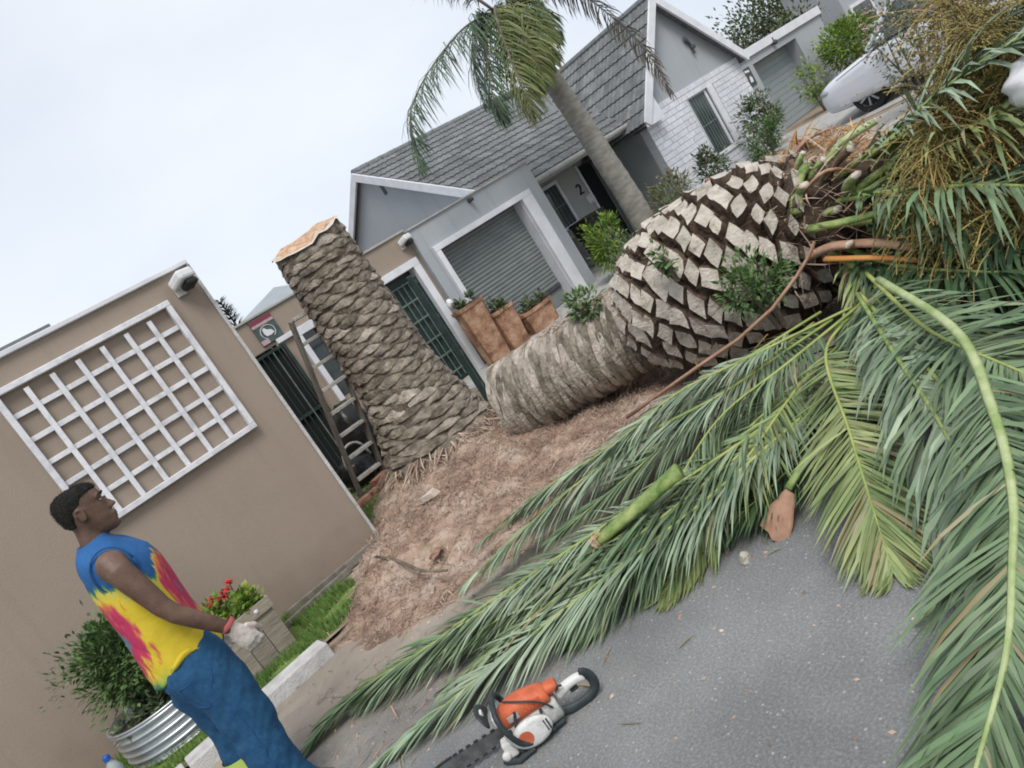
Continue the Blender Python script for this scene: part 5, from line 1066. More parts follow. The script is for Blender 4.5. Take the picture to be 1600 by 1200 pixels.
# ------------------------------------------------------------------ terracotta planters in front of the roller door
def tplanter(label, x0, x1, y0, y1, z1, tp, seed, plants):
    t_ = thing('terracotta_planter', label, 'planter', ((x0+x1)/2, (y0+y1)/2, .06), group='terracotta planters before the garage'); mb = MB(); cx, cy = (x0+x1)/2, (y0+y1)/2; rs2 = []
    for k in range(8):
        f_ = k/7; s = 1-tp*(1-f_); q = []
        for j in range(16):
            a = 2*pi*j/16+pi/16; ca, sa = cos(a), sin(a); m_ = max(abs(ca), abs(sa)); p = V((ca/m_*(x1-x0)/2*s, sa/m_*(y1-y0)/2*s, 0)); p *= .97+.10*noise.noise(V((ca*2, sa*2, f_*3+seed))); q.append(V((cx+p.x, cy+p.y, .06+(z1-.06)*f_)))
        rs2.append(q)
    rs2.append([V((cx+(p.x-cx)*.86, cy+(p.y-cy)*.86, z1)) for p in rs2[-1]]); rs2.append([V((p.x, p.y, z1-.06)) for p in rs2[-1]])
    mb.rings(rs2, True, True); mb.build('pot', 'terracotta', t_)
    mb = MB(); mb.rings([[V((cx+(p.x-cx)*q, cy+(p.y-cy)*q, z)) for p in rs2[7]] for q, z in ((1.03, z1-.05), (1.06, z1-.045), (1.06, z1+.008), (1.0, z1+.01))], False, False); mb.build('rim', 'terracotta', t_)
    if plants:
        s_ = thing('succulent', plants, 'plant', (cx, cy, z1-.05)); mb = MB(); foliage(mb, (cx, cy, z1+.04), ((x1-x0)*.42, (y1-y0)*.42, .09), 260, .09, .04, seed, 10, .1, up=.8, zmin=z1-.05); mb.build('leaves', 'leaf_dull', s_)
tplanter('tallest rust-coloured square planter beside the white door frame', 5.98, 6.46, 9.62, 9.98, 1.02, .22, 1, 'small grey-green succulent in the tallest terracotta planter')
tplanter('middle-height terracotta planter between the tall and the low one', 6.40, 6.84, 9.55, 9.92, .70, .2, 2, 'pale succulent with a cream rosette in the middle terracotta planter')
tplanter('low wide terracotta planter at the right of the three', 6.86, 7.50, 9.50, 9.95, .42, .12, 3, 'spreading green succulents in the low terracotta planter')
tplanter('narrow terracotta pot half hidden between the tallest and middle planters', 6.34, 6.56, 9.98, 10.12, .88, .1, 4, None)
lump('white_pot', 'small white pot behind the succulent on the tallest planter', 'pot', (6.12, 10.0, 1.16), (.06, .06, .09), 'white_plastic', 9, .05)
# bin in the porch
bn = thing('wheelie_bin', 'black bin standing in the porch below the house number', 'bin', (10.9, 11.6, .06)); mb = MB(); mb.rings([[(10.9+a*s, 11.6+b_*s, z) for a, b_ in ((-.26, -.28), (.26, -.28), (.26, .28), (-.26, .28))] for s, z in ((.75, .07), (.9, .6), (1, .95))]); mb.build('body', 'black_plastic', bn)
MB().bbox(10.62, 11.18, 11.29, 11.91, .955, 1.02, .02).build('lid', 'black_plastic', bn)

# ------------------------------------------------------------------ white car
mat('car_white', (.60, .62, .66), (.64, .66, .70), scale=.8, rough=.22, spec=.6); mat('tyre', (.012, .012, .012), None, rough=.85); mat('car_glass', (.06, .075, .08), (.11, .125, .13), scale=1, rough=.05, spec=.9); mat('rim_silver', (.35, .36, .37), (.45, .46, .47), scale=5, rough=.3, metal=.7)
car = thing('parked_car', 'white car parked nose-in on the driveway, front wheel showing behind the fronds', 'car', (13.86, 5.45, .05), rot=(0, 0, radians(-90))); CL = 4.1
def cs(x, zb, zt, hw, tum=.0):       # one cross section of the body: y,z ring
    q = []
    for a, z in ((-.92, zb), (-1, zb+.12), (-1.0, zb+.30), (-.985+tum, zt-.10), (-.90+tum, zt-.02), (-.5+tum*.6, zt), (.5-tum*.6, zt), (.90-tum, zt-.02), (.985-tum, zt-.10), (1.0, zb+.30), (1, zb+.12), (.92, zb)): q.append(V((x, a*hw, z)))
    return q
body = MB(); body.rings([cs(-2.03, .30, .60, .70), cs(-2.02, .29, .61, .71), cs(-2.0, .24, .68, .77), cs(-1.93, .20, .74, .82), cs(-1.75, .18, .79, .85), cs(-1.3, .18, .86, .85), cs(-.85, .18, .93, .86), cs(0, .18, .95, .86), cs(1.2, .18, .97, .86), cs(1.85, .2, .98, .83), cs(2.05, .3, .9, .78)])
bo = body.mesh('body', 'car_white'); tmp = bpy.data.objects.new('tmp', bo); COL.objects.link(tmp)
cut = MB()
for x in (-1.22, 1.28): cut.rings([[V((x+.36*cos(2*pi*k/28), y, .30+.36*sin(2*pi*k/28))) for k in range(28)] for y in (-1.2, -.60)]); cut.rings([[V((x+.36*cos(2*pi*k/28), y, .30+.36*sin(2*pi*k/28))) for k in range(28)] for y in (.60, 1.2)])
cm = cut.mesh('cut', 'tyre'); co = bpy.data.objects.new('tmpc', cm); COL.objects.link(co)
ms_ = tmp.modifiers.new('s', 'SUBSURF'); ms_.levels = 1; ms_.render_levels = 1
md = tmp.modifiers.new('b', 'BOOLEAN'); md.object = co; md.operation = 'DIFFERENCE'; md.solver = 'EXACT'
dg = bpy.context.evaluated_depsgraph_get(); bme = bpy.data.meshes.new_from_object(tmp.evaluated_get(dg)); bpy.data.objects.remove(tmp); bpy.data.objects.remove(co)
bme.materials.clear(); bme.materials.append(M['car_white']); bme.polygons.foreach_set('use_smooth', [len(p.vertices) < 5 for p in bme.polygons]); link('body', bme, car)
cab = MB(); cab.rings([[V((x, y*s, z)) for y in (-.80, -.4, .4, .80)]+[V((x2, y*s2, z2)) for y in (.80, .4, -.4, -.80)] for x, z, s, x2, z2, s2 in ((-.95, .90, .98, -.95, .93, .95), (-.82, .92, 1, -.30, 1.42, .78), (.6, .94, 1, .5, 1.48, .80), (1.75, .95, .97, 1.25, 1.42, .76), (1.98, .93, .95, 1.98, .96, .93))])
cab.build('cabin', 'car_glass', car, smooth=False)
mb = MB(); mb.rings([[V((x, y, z+.012)) for y in (-hw_, -hw_*.5, hw_*.5, hw_)]+[V((x, y, z-.05)) for y in (hw_, -hw_)] for x, z, hw_ in ((-.42, 1.36, .63), (-.2, 1.46, .66), (.5, 1.505, .67), (1.2, 1.46, .64), (1.35, 1.36, .62))]); mb.build('roof', 'car_white', car, smooth=True)
for sy in (-1, 1):
    for pp in ([(-.96, sy*.78, .92), (-.36, sy*.645, 1.40)], [(.35, sy*.83, .93), (.42, sy*.66, 1.45)], [(1.85, sy*.78, .94), (1.28, sy*.63, 1.42)]): MB().tube(pp, .04, 6).build('pillar', 'car_white', car)
    mb = MB(); mb.ell((-.62, sy*.95, 1.0), (.07, .11, .07), 10, 7); mb.build('mirror', 'car_white', car, smooth=True)
    mb = MB(); mb.ell((-1.84, sy*.73, .62), (.17, .10, .075), 12, 8); mb.build('headlight', 'zinc', car, smooth=True)
    for x in (-1.22, 1.28):
        wh = MB(); wh.rings([[V((x+r*cos(2*pi*k/28), sy*y, .30+r*sin(2*pi*k/28))) for k in range(28)] for r, y in ((.20, .80), (.28, .83), (.30, .80), (.30, .66), (.26, .63))], True, True); wo = wh.build('wheel', 'tyre', car, smooth=False)
        rm = MB(); rm.rings([[V((x+r*cos(2*pi*k/20), sy*y, .30+r*sin(2*pi*k/20))) for k in range(20)] for r, y in ((.205, .802), (.19, .79), (.06, .80))], False, True)
        for j in range(7):
            a = 2*pi*j/7; rm.tube([(x+.05*cos(a), sy*.815, .30+.05*sin(a)), (x+.19*cos(a), sy*.812, .30+.19*sin(a))], .018, 5)
        rm.build('rim', 'rim_silver', wo)
MB().box(-1.99, -1.5, -.5, .5, .24, .34).build('grille', 'black_plastic', car)
mb = MB()
for x in (-.75, .30, 1.15): mb.tube([(x, -.852, .30), (x, -.852, .80)], .006, 4)
mb.tube([(-1.62, -.835, .30), (-1.66, -.835, .56), (-1.95, -.70, .55)], .006, 4); mb.tube([(-1.6, -.80, .74), (-.9, -.80, .86)], .005, 4)
mb.build('door_seam', 'dark_grey', car)

# white lump at the right edge, standing for a worker's white garment
sk = lump('white_garment', 'crumpled white garment lying on the fronds at the right edge', 'garment', (4.12, 1.36, .94), (.22, .18, .13), 'white_plastic', 12, .22)

# ------------------------------------------------------------------ the man
mat('skin', (.085, .046, .030), (.15, .085, .057), scale=11, rough=.48, spec=.4, bump=.18, bscale=130, detail=8)
mat('hair', (.012, .012, .010), (.028, .028, .022), scale=60, rough=.9, bump=.7, bscale=220)
mat('denim', (.012, .06, .135), (.020, .084, .175), scale=45, rough=.88, bump=.15, bscale=140, detail=6)
mat('glove_white', (.38, .32, .27), (.60, .55, .50), scale=14, rough=.85, bump=.3)
mat('glove_red', (.42, .10, .10), None, rough=.8)
mat('hivis', (.42, .55, .10), (.50, .60, .16), scale=10, rough=.6)
mat('boot_leather', (.06, .045, .035), (.11, .085, .065), scale=9, rough=.7)
mat('eye_white', (.30, .27, .24), None, rough=.3); mat('eye_dark', (.01, .008, .006), None, rough=.2)
def tie_dye():
    m = bpy.data.materials.new('tie_dye'); m.use_nodes = True; nt = m.node_tree; N = nt.nodes; L = nt.links; b = N['Principled BSDF']; b.inputs['Roughness'].default_value = .85
    tc = N.new('ShaderNodeTexCoord'); sp_ = N.new('ShaderNodeSeparateXYZ'); L.new(tc.outputs['Object'], sp_.inputs[0])
    n1 = N.new('ShaderNodeTexNoise'); n1.inputs['Scale'].default_value = 26; n1.inputs['Detail'].default_value = 3; mp = N.new('ShaderNodeMapping'); mp.inputs['Scale'].default_value = (1.6, 1.6, .35)
    L.new(tc.outputs['Object'], mp.inputs[0]); L.new(mp.outputs[0], n1.inputs['Vector'])
    n3 = N.new('ShaderNodeTexNoise'); n3.inputs['Scale'].default_value = 5; L.new(tc.outputs['Object'], n3.inputs['Vector'])
    def math_(op, a, b_):
        k = N.new('ShaderNodeMath'); k.operation = op
        for i, v in enumerate((a, b_)):
            if isinstance(v, (int, float)): k.inputs[i].default_value = v
            else: L.new(v, k.inputs[i])
        return k.outputs[0]
    def ramp(v, stops):
        r = N.new('ShaderNodeValToRGB'); e = r.color_ramp.elements; e[0].position, e[0].color = stops[0][0], (*stops[0][1], 1); e[1].position, e[1].color = stops[-1][0], (*stops[-1][1], 1)
        for p, c in stops[1:-1]: e.new(p).color = (*c, 1)
        L.new(v, r.inputs[0]); return r.outputs[0]
    wz = math_('ADD', sp_.outputs['Z'], math_('MULTIPLY', math_('SUBTRACT', n1.outputs['Fac'], .5), .17)); wz = math_('ADD', wz, math_('MULTIPLY', math_('SUBTRACT', n3.outputs['Fac'], .5), .06))
    wz = math_('ADD', wz, math_('MULTIPLY', sp_.outputs['X'], .35))
    t_ = math_('DIVIDE', math_('SUBTRACT', wz, .74), .80)
    YL, BL, RD, OR, GR = (.60, .45, .025), (.010, .072, .21), (.40, .02, .075), (.55, .17, .05), (.06, .20, .07)
    base = ramp(t_, [(0, (.03, .11, .10)), (.04, GR), (.09, (.35, .40, .05)), (.13, YL), (.54, YL), (.615, (.50, .45, .08)), (.64, GR), (.67, BL), (.80, (.016, .105, .29)), (1, BL)])
    # red patch on the back and on the chest
    def patch(cx, cy, cz, rx, ry, rz):
        a = math_('POWER', math_('DIVIDE', math_('SUBTRACT', sp_.outputs['X'], cx), rx), 2); c = math_('POWER', math_('DIVIDE', math_('SUBTRACT', sp_.outputs['Z'], cz), rz), 2); d = math_('POWER', math_('DIVIDE', math_('SUBTRACT', sp_.outputs['Y'], cy), ry), 2)
        return math_('ADD', math_('SQRT', math_('ADD', math_('ADD', a, c), d), 0), math_('MULTIPLY', math_('SUBTRACT', n1.outputs['Fac'], .5), 1.15))
    def over(under, dist, stops, edge):
        mx = N.new('ShaderNodeMix'); mx.data_type = 'RGBA'; f_ = ramp(dist, [(edge-.05, (1, 1, 1)), (edge+.03, (0, 0, 0))]); L.new(f_, mx.inputs['Factor']); L.new(under, mx.inputs['A']); L.new(ramp(dist, stops), mx.inputs['B']); return mx.outputs['Result']
    st = [(0, (.10, .16, .20)), (.16, (.10, .14, .18)), (.24, RD), (.55, (.45, .03, .09)), (.68, OR), (.78, YL)]
    c = over(base, patch(-.205, -.06, 1.07, .15, .24, .27), st, .80); c = over(c, patch(.11, -.05, 1.12, .12, .2, .25), st, .80)
    L.new(c, b.inputs['Base Color'])
    bp = N.new('ShaderNodeBump'); bp.inputs['Strength'].default_value = .25; bp.inputs['Distance'].default_value = .01; n2 = N.new('ShaderNodeTexNoise'); n2.inputs['Scale'].default_value = 30; L.new(tc.outputs['Object'], n2.inputs['Vector']); L.new(n2.outputs['Fac'], bp.inputs['Height']); L.new(bp.outputs[0], b.inputs['Normal'])
    M['tie_dye'] = m
tie_dye()
man = thing('person', 'man in a sleeveless tie-dye shirt, blue work trousers and gloves watching the stump', 'person', (.25, 3.75, 0), rot=(0, 0, atan2(-.21, .98)))
HT = Matrix.Translation((-.035, 0, 1.595)) @ Matrix.Rotation(radians(2), 4, 'Y') @ Matrix.Translation((.0, 0, -1.60))      # head tipped back a little
def ering(x0, x1, hw, z, n=24, ex=2.3, cy=0):
    cx, rx = (x0+x1)/2, (x1-x0)/2; q = []
    for k in range(n):
        a = 2*pi*k/n; c, s_ = cos(a), sin(a); q.append(V((cx+rx*math.copysign(abs(c)**(2/ex), c), cy+hw*math.copysign(abs(s_)**(2/ex), s_), z)))
    return q
mb = MB()
hd = [(.045, .070, .018, 1.483), (.0, .083, .036, 1.492), (-.03, .088, .050, 1.508), (-.055, .088, .058, 1.53), (-.072, .089, .064, 1.55), (-.084, .086, .068, 1.57), (-.093, .086, .071, 1.59), (-.099, .085, .074, 1.61), (-.103, .080, .075, 1.625), (-.104, .088, .075, 1.642), (-.103, .087, .074, 1.66), (-.098, .080, .071, 1.68), (-.085, .066, .062, 1.70), (-.06, .042, .045, 1.714), (-.02, .01, .018, 1.72)]
mb.rings([[HT @ p for p in ering(a, b_, c, z)] for a, b_, c, z in hd])
mb.rings([[HT @ V((x+dx_*.5, y, z)) for x, y, z in ((.078, -.010-.006*w_, zz), (.095+dx_, -.004-.005*w_, zz), (.095+dx_, .004+.005*w_, zz), (.078, .010+.006*w_, zz))] for zz, dx_, w_ in ((1.570, .006, 1.6), (1.577, .014, 1.9), (1.588, .012, 1.3), (1.61, .001, .4), (1.632, -.012, 0))])   # nose
for z, r_, o_ in ((1.548, .0095, .088), (1.533, .010, .086)): mb.ell(HT @ V((o_, 0, z)), (.012, .024, r_), 10, 6)      # lips
mb.ell(HT @ V((.076, 0, 1.502)), (.018, .022, .014), 10, 6)
for s_ in (-1, 1):
    mb.ell(HT @ V((.076, s_*.032, 1.643)), (.014, .024, .008), 10, 6);
    mb.ell(HT @ V((-.012, s_*.079, 1.598)), (.016, .008, .028), 10, 7); mb.tube([HT @ V((-.012+.019*cos(q), s_*(.086+.004*sin(q)), 1.602+.03*sin(q))) for q in [radians(-60+30*k) for k in range(9)]], .005, 6)
mb.tube([(-.085, 0, 1.38), (-.08, 0, 1.45), (-.065, 0, 1.52), (-.055, 0, 1.57)], [.075, .062, .058, .06], 16)
tor = [(-.19, .08, .165, .82), (-.19, .08, .165, .92), (-.17, .075, .15, 1.02), (-.17, .08, .155, 1.14), (-.17, .07, .15, 1.28), (-.165, .03, .14, 1.37), (-.15, .0, .11, 1.425), (-.13, -.01, .075, 1.46)]
mb.rings([ering(a, b_, c, z) for a, b_, c, z in tor])
ARM = {-1: [(-.055, -.175, 1.385), (-.04, -.215, 1.33), (-.015, -.235, 1.23), (.01, -.25, 1.12), (.035, -.255, 1.06), (.085, -.25, .99), (.13, -.24, .92), (.165, -.23, .865)],
       1: [(-.065, .175, 1.385), (-.07, .215, 1.33), (-.07, .24, 1.23), (-.06, .255, 1.12), (-.05, .26, 1.06), (-.02, .26, .98), (.01, .255, .90), (.03, .25, .84)]}
AR = [.060, .057, .050, .042, .039, .038, .031, .026]
for s_ in (-1, 1): mb.tube(ARM[s_], AR, 14); mb.ell((-.05, s_*.185, 1.36), (.064, .062, .072), 14, 10)
for s_, x0 in ((-1, -.02), (1, -.11)):
    mb.tube([(-.05, s_*.09, .88), (x0-.01, s_*.10, .70), (x0, s_*.105, .48), (x0-.025, s_*.105, .28), (x0-.02, s_*.105, .06)], [.088, .075, .055, .052, .04], 12)
me = evalmesh(mb, [('REMESH', dict(mode='VOXEL', voxel_size=.0055)), ('SMOOTH', dict(factor=.5, iterations=6))], 'body', 'skin')
link('body', me, man)
# short hair
mb = MB(); rs2 = []
for a, b_, c, z in hd[5:]:
    fr = b_+.006 if z > 1.668 else (.058 if z > 1.64 else (-.005 if z > 1.60 else -.035)); of_ = max(-.002, min(.005, (z-1.60)*.09)); rs2.append([HT @ p for p in ering(a-max(.001, of_), fr, c+of_, z+max(0, of_))])
mb.rings(rs2); me = evalmesh(mb, [('REMESH', dict(mode='VOXEL', voxel_size=.006)), ('SMOOTH', dict(factor=.5, iterations=4))], 'hair', 'hair'); link('hair', me, man)
mb = MB(); R = random.Random(14); hp_ = [p for p in me.polygons if (HT.inverted() @ p.center).z > 1.585]
for k in range(9000):
    p = R.choice(hp_); c = p.center+V((R.gauss(0, .002), R.gauss(0, .002), R.gauss(0, .002))); n_ = (p.normal+V((R.gauss(0, .5), R.gauss(0, .5), R.gauss(0, .5)))).normalized(); s_ = n_.cross(V((R.gauss(0, 1), R.gauss(0, 1), R.gauss(0, 1)))).normalized()*.0009; mb.add([c-s_, c+s_, c+n_*R.uniform(.003, .007)], [(0, 1, 2)])
o = mb.build('hair_stubble', 'hair', man); o['kind'] = 'stuff'
for s_ in (-1, 1):
    MB().ell(HT @ V((.077, s_*.032, 1.622)), (.006, .011, .0045), 10, 7).build('eye', 'eye_white', man, smooth=True); MB().ell(HT @ V((.0805, s_*.031, 1.622)), (.004, .005, .0045), 8, 6).build('iris', 'eye_dark', man, smooth=True)
    mb = MB(); mb.tube([HT @ V((.088, s_*.012, 1.643)), HT @ V((.09, s_*.03, 1.650)), HT @ V((.078, s_*.052, 1.645))], [.003, .0045, .002], 6); mb.build('eyebrow', 'hair', man)
# shirt: open at hem, neck and armholes, with folds
def cloth(rs3, name, m, amp, seed, thick=.006, parent=man, fs=7, vert=.45, sub=2):
    mb = MB(); mb.rings(rs3, False, False); me = evalmesh(mb, [('SUBSURF', dict(levels=sub, render_levels=sub)), ('SOLIDIFY', dict(thickness=thick, offset=-1))], name, m)
    me.update(); ns = [v.normal.copy() for v in me.vertices]
    for v, n_ in zip(me.vertices, ns):
        c = v.co; f_ = noise.noise(V((c.x*fs, c.y*fs, c.z*fs*vert+seed)))+.55*noise.noise(V((c.x*fs*2.3, c.y*fs*2.3, c.z*fs*1.7+c.x*6+seed*2))); v.co = c+n_*f_*amp
    me.update(); return link(name, me, parent)
sh = [(-.240, .088, .190, .805), (-.236, .088, .188, .86), (-.228, .084, .182, .95), (-.220, .082, .178, 1.05), (-.216, .086, .178, 1.15), (-.212, .09, .175, 1.25), (-.208, .088, .172, 1.325), (-.200, .060, .166, 1.375), (-.188, .03, .152, 1.42), (-.170, .0, .118, 1.452), (-.152, -.018, .088, 1.470), (-.143, -.022, .080, 1.482)]
R = random.Random(3); rs3 = []
for a, b_, c, z in sh:
    q = ering(a, b_, c, z, 28)
    if z < .83:
        for k, p in enumerate(q): p.z += .008*sin(k*.9)+(.10*math.exp(-((p.x+.05)/.10)**2) if p.y < -.05 else 0)+.008*R.uniform(-1, 1)
    if z > 1.40:
        for p in q: p.z += .02*max(0, -(p.x+.07)*6)
    rs3.append(q)
cloth(rs3, 'shirt', 'tie_dye', .014, 5, .003)
for s_ in (-1, 1):
    mb = MB(); c0 = V((-.06, s_*.166, 1.345)); ring = [c0+V((cos(a)*.085, s_*.012*sin(a)-s_*.02*max(0, sin(a))*1.2, sin(a)*.098)) for a in [2*pi*k/22 for k in range(23)]]; mb.tube(ring, .004, 6); mat('shirt_hem', (.02, .085, .22), None, rough=.85) if 'shirt_hem' not in M else None; mb.build('armhole_hem', 'shirt_hem', man, smooth=True)
# trousers
def leg(s_, x0, k):
    c = [(.93, -.065, .075*s_, .125, .092), (.80, -.055, .095*s_, .150, .112), (.68, x0-.005, .105*s_, .128, .106), (.55, x0, .11*s_, .112, .10), (.44, x0+.005, .112*s_, .104, .096), (.33, x0-.015, .112*s_, .104, .092), (.22, x0-.02, .112*s_, .10, .088), (.12, x0-.015, .112*s_, .104, .09), (.055, x0+.0, .112*s_, .115, .094), (.022, x0+.01, .112*s_, .128, .096)]
    return [ering(x-rx, x+rx, ry, z, 22, 2.1, cy=y) for z, x, y, rx, ry in c]
mb = MB(); mb.rings(leg(-1, -.015, 0)); mb.rings(leg(1, -.115, 1)); mb.rings([ering(a, b_, c, z) for a, b_, c, z in ((-.18, .06, .15, 1.0), (-.20, .07, .165, .90), (-.205, .078, .178, .82), (-.18, .07, .165, .76))])
me = evalmesh(mb, [('REMESH', dict(mode='VOXEL', voxel_size=.011)), ('SMOOTH', dict(factor=.5, iterations=6))], 'trousers', 'denim')
ns = [v.normal.copy() for v in me.vertices]
for v, n_ in zip(me.vertices, ns):
    c = v.co; f_ = noise.noise(V((c.x*7, c.y*7, c.z*9+c.x*8)))*.9+.8*noise.noise(V((c.x*10+3, c.y*10, c.z*22+c.x*14)))*max(.25, 1-abs(c.z-.40)/.4)+.5*(1-abs(noise.noise(V((c.x*6, c.y*6+7, c.z*13-c.x*15))))*2.2); v.co = c+n_*f_*.0075
link('trousers', me, man)
def on_cloth(pts, name):        # a seam laid on the cloth
    from mathutils.bvhtree import BVHTree
    bv = BVHTree.FromPolygons([v.co.copy() for v in me.vertices], [tuple(p.vertices) for p in me.polygons]); q = []
    for p in catmull(pts, 26):
        h_ = bv.find_nearest(p)
        if h_[0] is not None: q.append(h_[0]+h_[1]*.0012)
    MB().tube(q, .0022, 5).build(name, 'shirt_hem', man)
on_cloth([(-.05, -.26, .80), (-.03, -.26, .6), (-.02, -.26, .4), (-.03, -.26, .2), (-.03, -.26, .06)], 'side_seam')
on_cloth([(.02, -.24, .83), (.0, -.26, .76), (-.04, -.27, .72)], 'pocket_seam')
on_cloth([(-.10, -.26, .78), (-.16, -.22, .77), (-.17, -.22, .66), (-.11, -.26, .65), (-.10, -.26, .78)], 'back_pocket')
mb = MB(); mb.rings([ering(-.135-.113, -.135+.113, .101, z, 26, 2.1, cy=.112) for z in (.235, .245, .30, .31)], False, False); mb.build('reflective_band', 'hivis', man, smooth=True)
for s_, x0 in ((-1, -.02), (1, -.12)):
    mb = MB(); mb.rings([[V((x, s_*.112+y*hw_, z)) for y, z in ((-1, 0), (-1, .03), (-.7, zt), (.7, zt), (1, .03), (1, 0))] for x, hw_, zt in ((x0-.085, .03, .07), (x0-.07, .042, .11), (x0, .045, .12), (x0+.07, .045, .09), (x0+.12, .048, .06), (x0+.155, .03, .035))]); mb.build('boot', 'boot_leather', man, smooth=True)
# gloved hands, fingers half curled
def hand(s_, wrist, fwd, name='glove'):
    W = V(wrist); f = V(fwd).normalized(); sd_ = V((0, -s_, 0)); sd_ = (sd_-f*sd_.dot(f)).normalized(); pn = f.cross(sd_)*s_      # palm width runs along y: back of the hand faces outward
    # hand frame: f along the fingers, o outward (back of hand), t towards the thumb
    o_ = V((0, s_, 0)); o_ = (o_-f*o_.dot(f)).normalized(); t_ = o_.cross(f)*s_
    if t_.x < 0: t_ = -t_
    mb = MB(); mb.rings([[W+f*l+t_*(hw_*cos(2*pi*k/14))+o_*(th*sin(2*pi*k/14)) for k in range(14)] for l, hw_, th in ((-.035, .034, .030), (0, .032, .026), (.03, .041, .024), (.07, .047, .022), (.095, .045, .018))])
    for j, (off, ln) in enumerate(((.033, .070), (.011, .080), (-.012, .074), (-.034, .058))):
        p = W+f*.085+t_*off; pts = [p]; d = f.copy()
        for b_, q in ((.25, .42), (.95, .33), (.85, .27)):
            d = (d*cos(b_)-o_*sin(b_)).normalized() if True else d; pts.append(pts[-1]+d*ln*q); nx_ = d
            o2 = o_
        mb.tube(pts, [.0125, .012, .011, .009], 8)
    p = W+f*.03+t_*.036; mb.tube([p, p+f*.03+t_*.022-o_*.01, p+f*.058+t_*.022-o_*.028, p+f*.075+t_*.008-o_*.04], [.014, .0135, .012, .010], 8)
    me = evalmesh(mb, [('REMESH', dict(mode='VOXEL', voxel_size=.0042)), ('SMOOTH', dict(factor=.4, iterations=2))], name, 'glove_white'); g_ = link(name, me, man)
    MB().rings([[W+f*l+t_*(r_*1.08*cos(2*pi*k/16))+o_*(r_*sin(2*pi*k/16)) for k in range(16)] for l, r_ in ((-.046, .0335), (-.040, .036), (-.028, .036), (-.024, .034))], False, False).build('cuff', 'glove_red', g_, smooth=True)
hand(-1, (.168, -.23, .86), (.32, .03, -.95)); hand(1, (.032, .25, .835), (.15, 0, -1))

# ------------------------------------------------------------------ chainsaw
mat('saw_orange', (.44, .095, .04), (.58, .14, .06), scale=22, rough=.5, bump=.12, bscale=120, detail=8); mat('saw_grey', (.26, .26, .24), (.52, .52, .49), scale=16, rough=.55, bump=.1, detail=8); mat('saw_white', (.36, .35, .32), (.62, .61, .58), scale=16, rough=.5, bump=.1, detail=8, lo=.25, hi=.5); mat('saw_dark', (.020, .028, .030), (.045, .055, .058), scale=14, rough=.5); mat('bar_metal', (.10, .105, .105), (.19, .195, .19), scale=20, rough=.45, metal=.5); mat('decal_orange', (.46, .10, .05), (.52, .15, .08), scale=30, rough=.4)
saw = thing('chainsaw', 'orange and grey chainsaw standing on the asphalt, bar pointing to the man', 'chainsaw', (.89, 2.58, 0), rot=(0, 0, atan2(.48, -.87))); saw.scale = (.84, .84, .84)
def loft(rs2, name, m, sub=2, parent=saw):
    mb = MB(); mb.rings(rs2); me = evalmesh(mb, [('SUBSURF', dict(levels=sub, render_levels=sub))], name, m); return link(name, me, parent)
def rbox(x, y0, y1, z0, z1, c=.25):
    dy, dz = (y1-y0)*c, (z1-z0)*c; return [V((x, y0+dy, z0)), V((x, y1-dy, z0)), V((x, y1, z0+dz)), V((x, y1, z1-dz)), V((x, y1-dy, z1)), V((x, y0+dy, z1)), V((x, y0, z1-dz)), V((x, y0, z0+dz))]
# engine housing, starter cover, top cover
loft([rbox(-.145, -.055, .075, .035, .13), rbox(-.14, -.06, .085, .03, .14), rbox(.0, -.065, .09, .03, .15), rbox(.125, -.065, .085, .03, .14), rbox(.135, -.06, .07, .035, .12)], 'housing', 'saw_grey')
loft([rbox(-.13, -.05, .06, .13, .185), rbox(-.125, -.055, .068, .125, .20), rbox(-.05, -.055, .07, .125, .235), rbox(.06, -.055, .07, .125, .24), rbox(.125, -.05, .062, .125, .205), rbox(.135, -.045, .055, .13, .18)], 'top_cover', 'saw_orange')
loft([rbox(-.185, -.03, .04, .15, .185), rbox(-.18, -.032, .043, .145, .195), rbox(-.125, -.035, .045, .145, .20), rbox(-.12, -.03, .04, .15, .19)], 'rear_cap', 'saw_orange')
mb = MB(); mb.rings([[V((.01+rx*cos(2*pi*k/24), y, .088+rz*sin(2*pi*k/24))) for k in range(24)] for rx, rz, y in ((.098, .066, .085), (.098, .066, .098), (.09, .058, .108), (.055, .05, .113))], True, True); st_ = mb.build('starter_cover', 'saw_white', saw, smooth=True)
mb = MB(); mb.rings([[V((.045+.034*cos(2*pi*k/24), y, .088+.034*sin(2*pi*k/24))) for k in range(24)] for y in (.112, .116)], True, True); mb.build('badge', 'decal_orange', st_)
mb = MB()
for k in range(4): mb.bbox(-.075+k*.014, -.067+k*.014, .104, .1115, .06, .115, .002)
mb.build('vent_slots', 'saw_dark', st_)
mb = MB(); mb.bbox(.115, .138, -.03, .05, .175, .215, .006); mb.build('label_plate', 'saw_white', saw)
for x, z in ((-.07, .145), (.09, .14), (-.075, .04), (.095, .04)): MB().rings([[V((x+r_*cos(2*pi*k/10), y, z+r_*sin(2*pi*k/10))) for k in range(10)] for r_, y in ((.008, .080), (.008, .0975), (.005, .099))]).build('screw', 'saw_dark', saw)
for k in range(5): MB().bbox(-.09+k*.018, -.082+k*.018, .060, .0735, .165, .20, .002).build('vent', 'saw_orange', saw)
mb = MB(); mb.bbox(.02, .075, .069, .074, .165, .195, .002); mb.build('side_plate', 'saw_grey', saw)
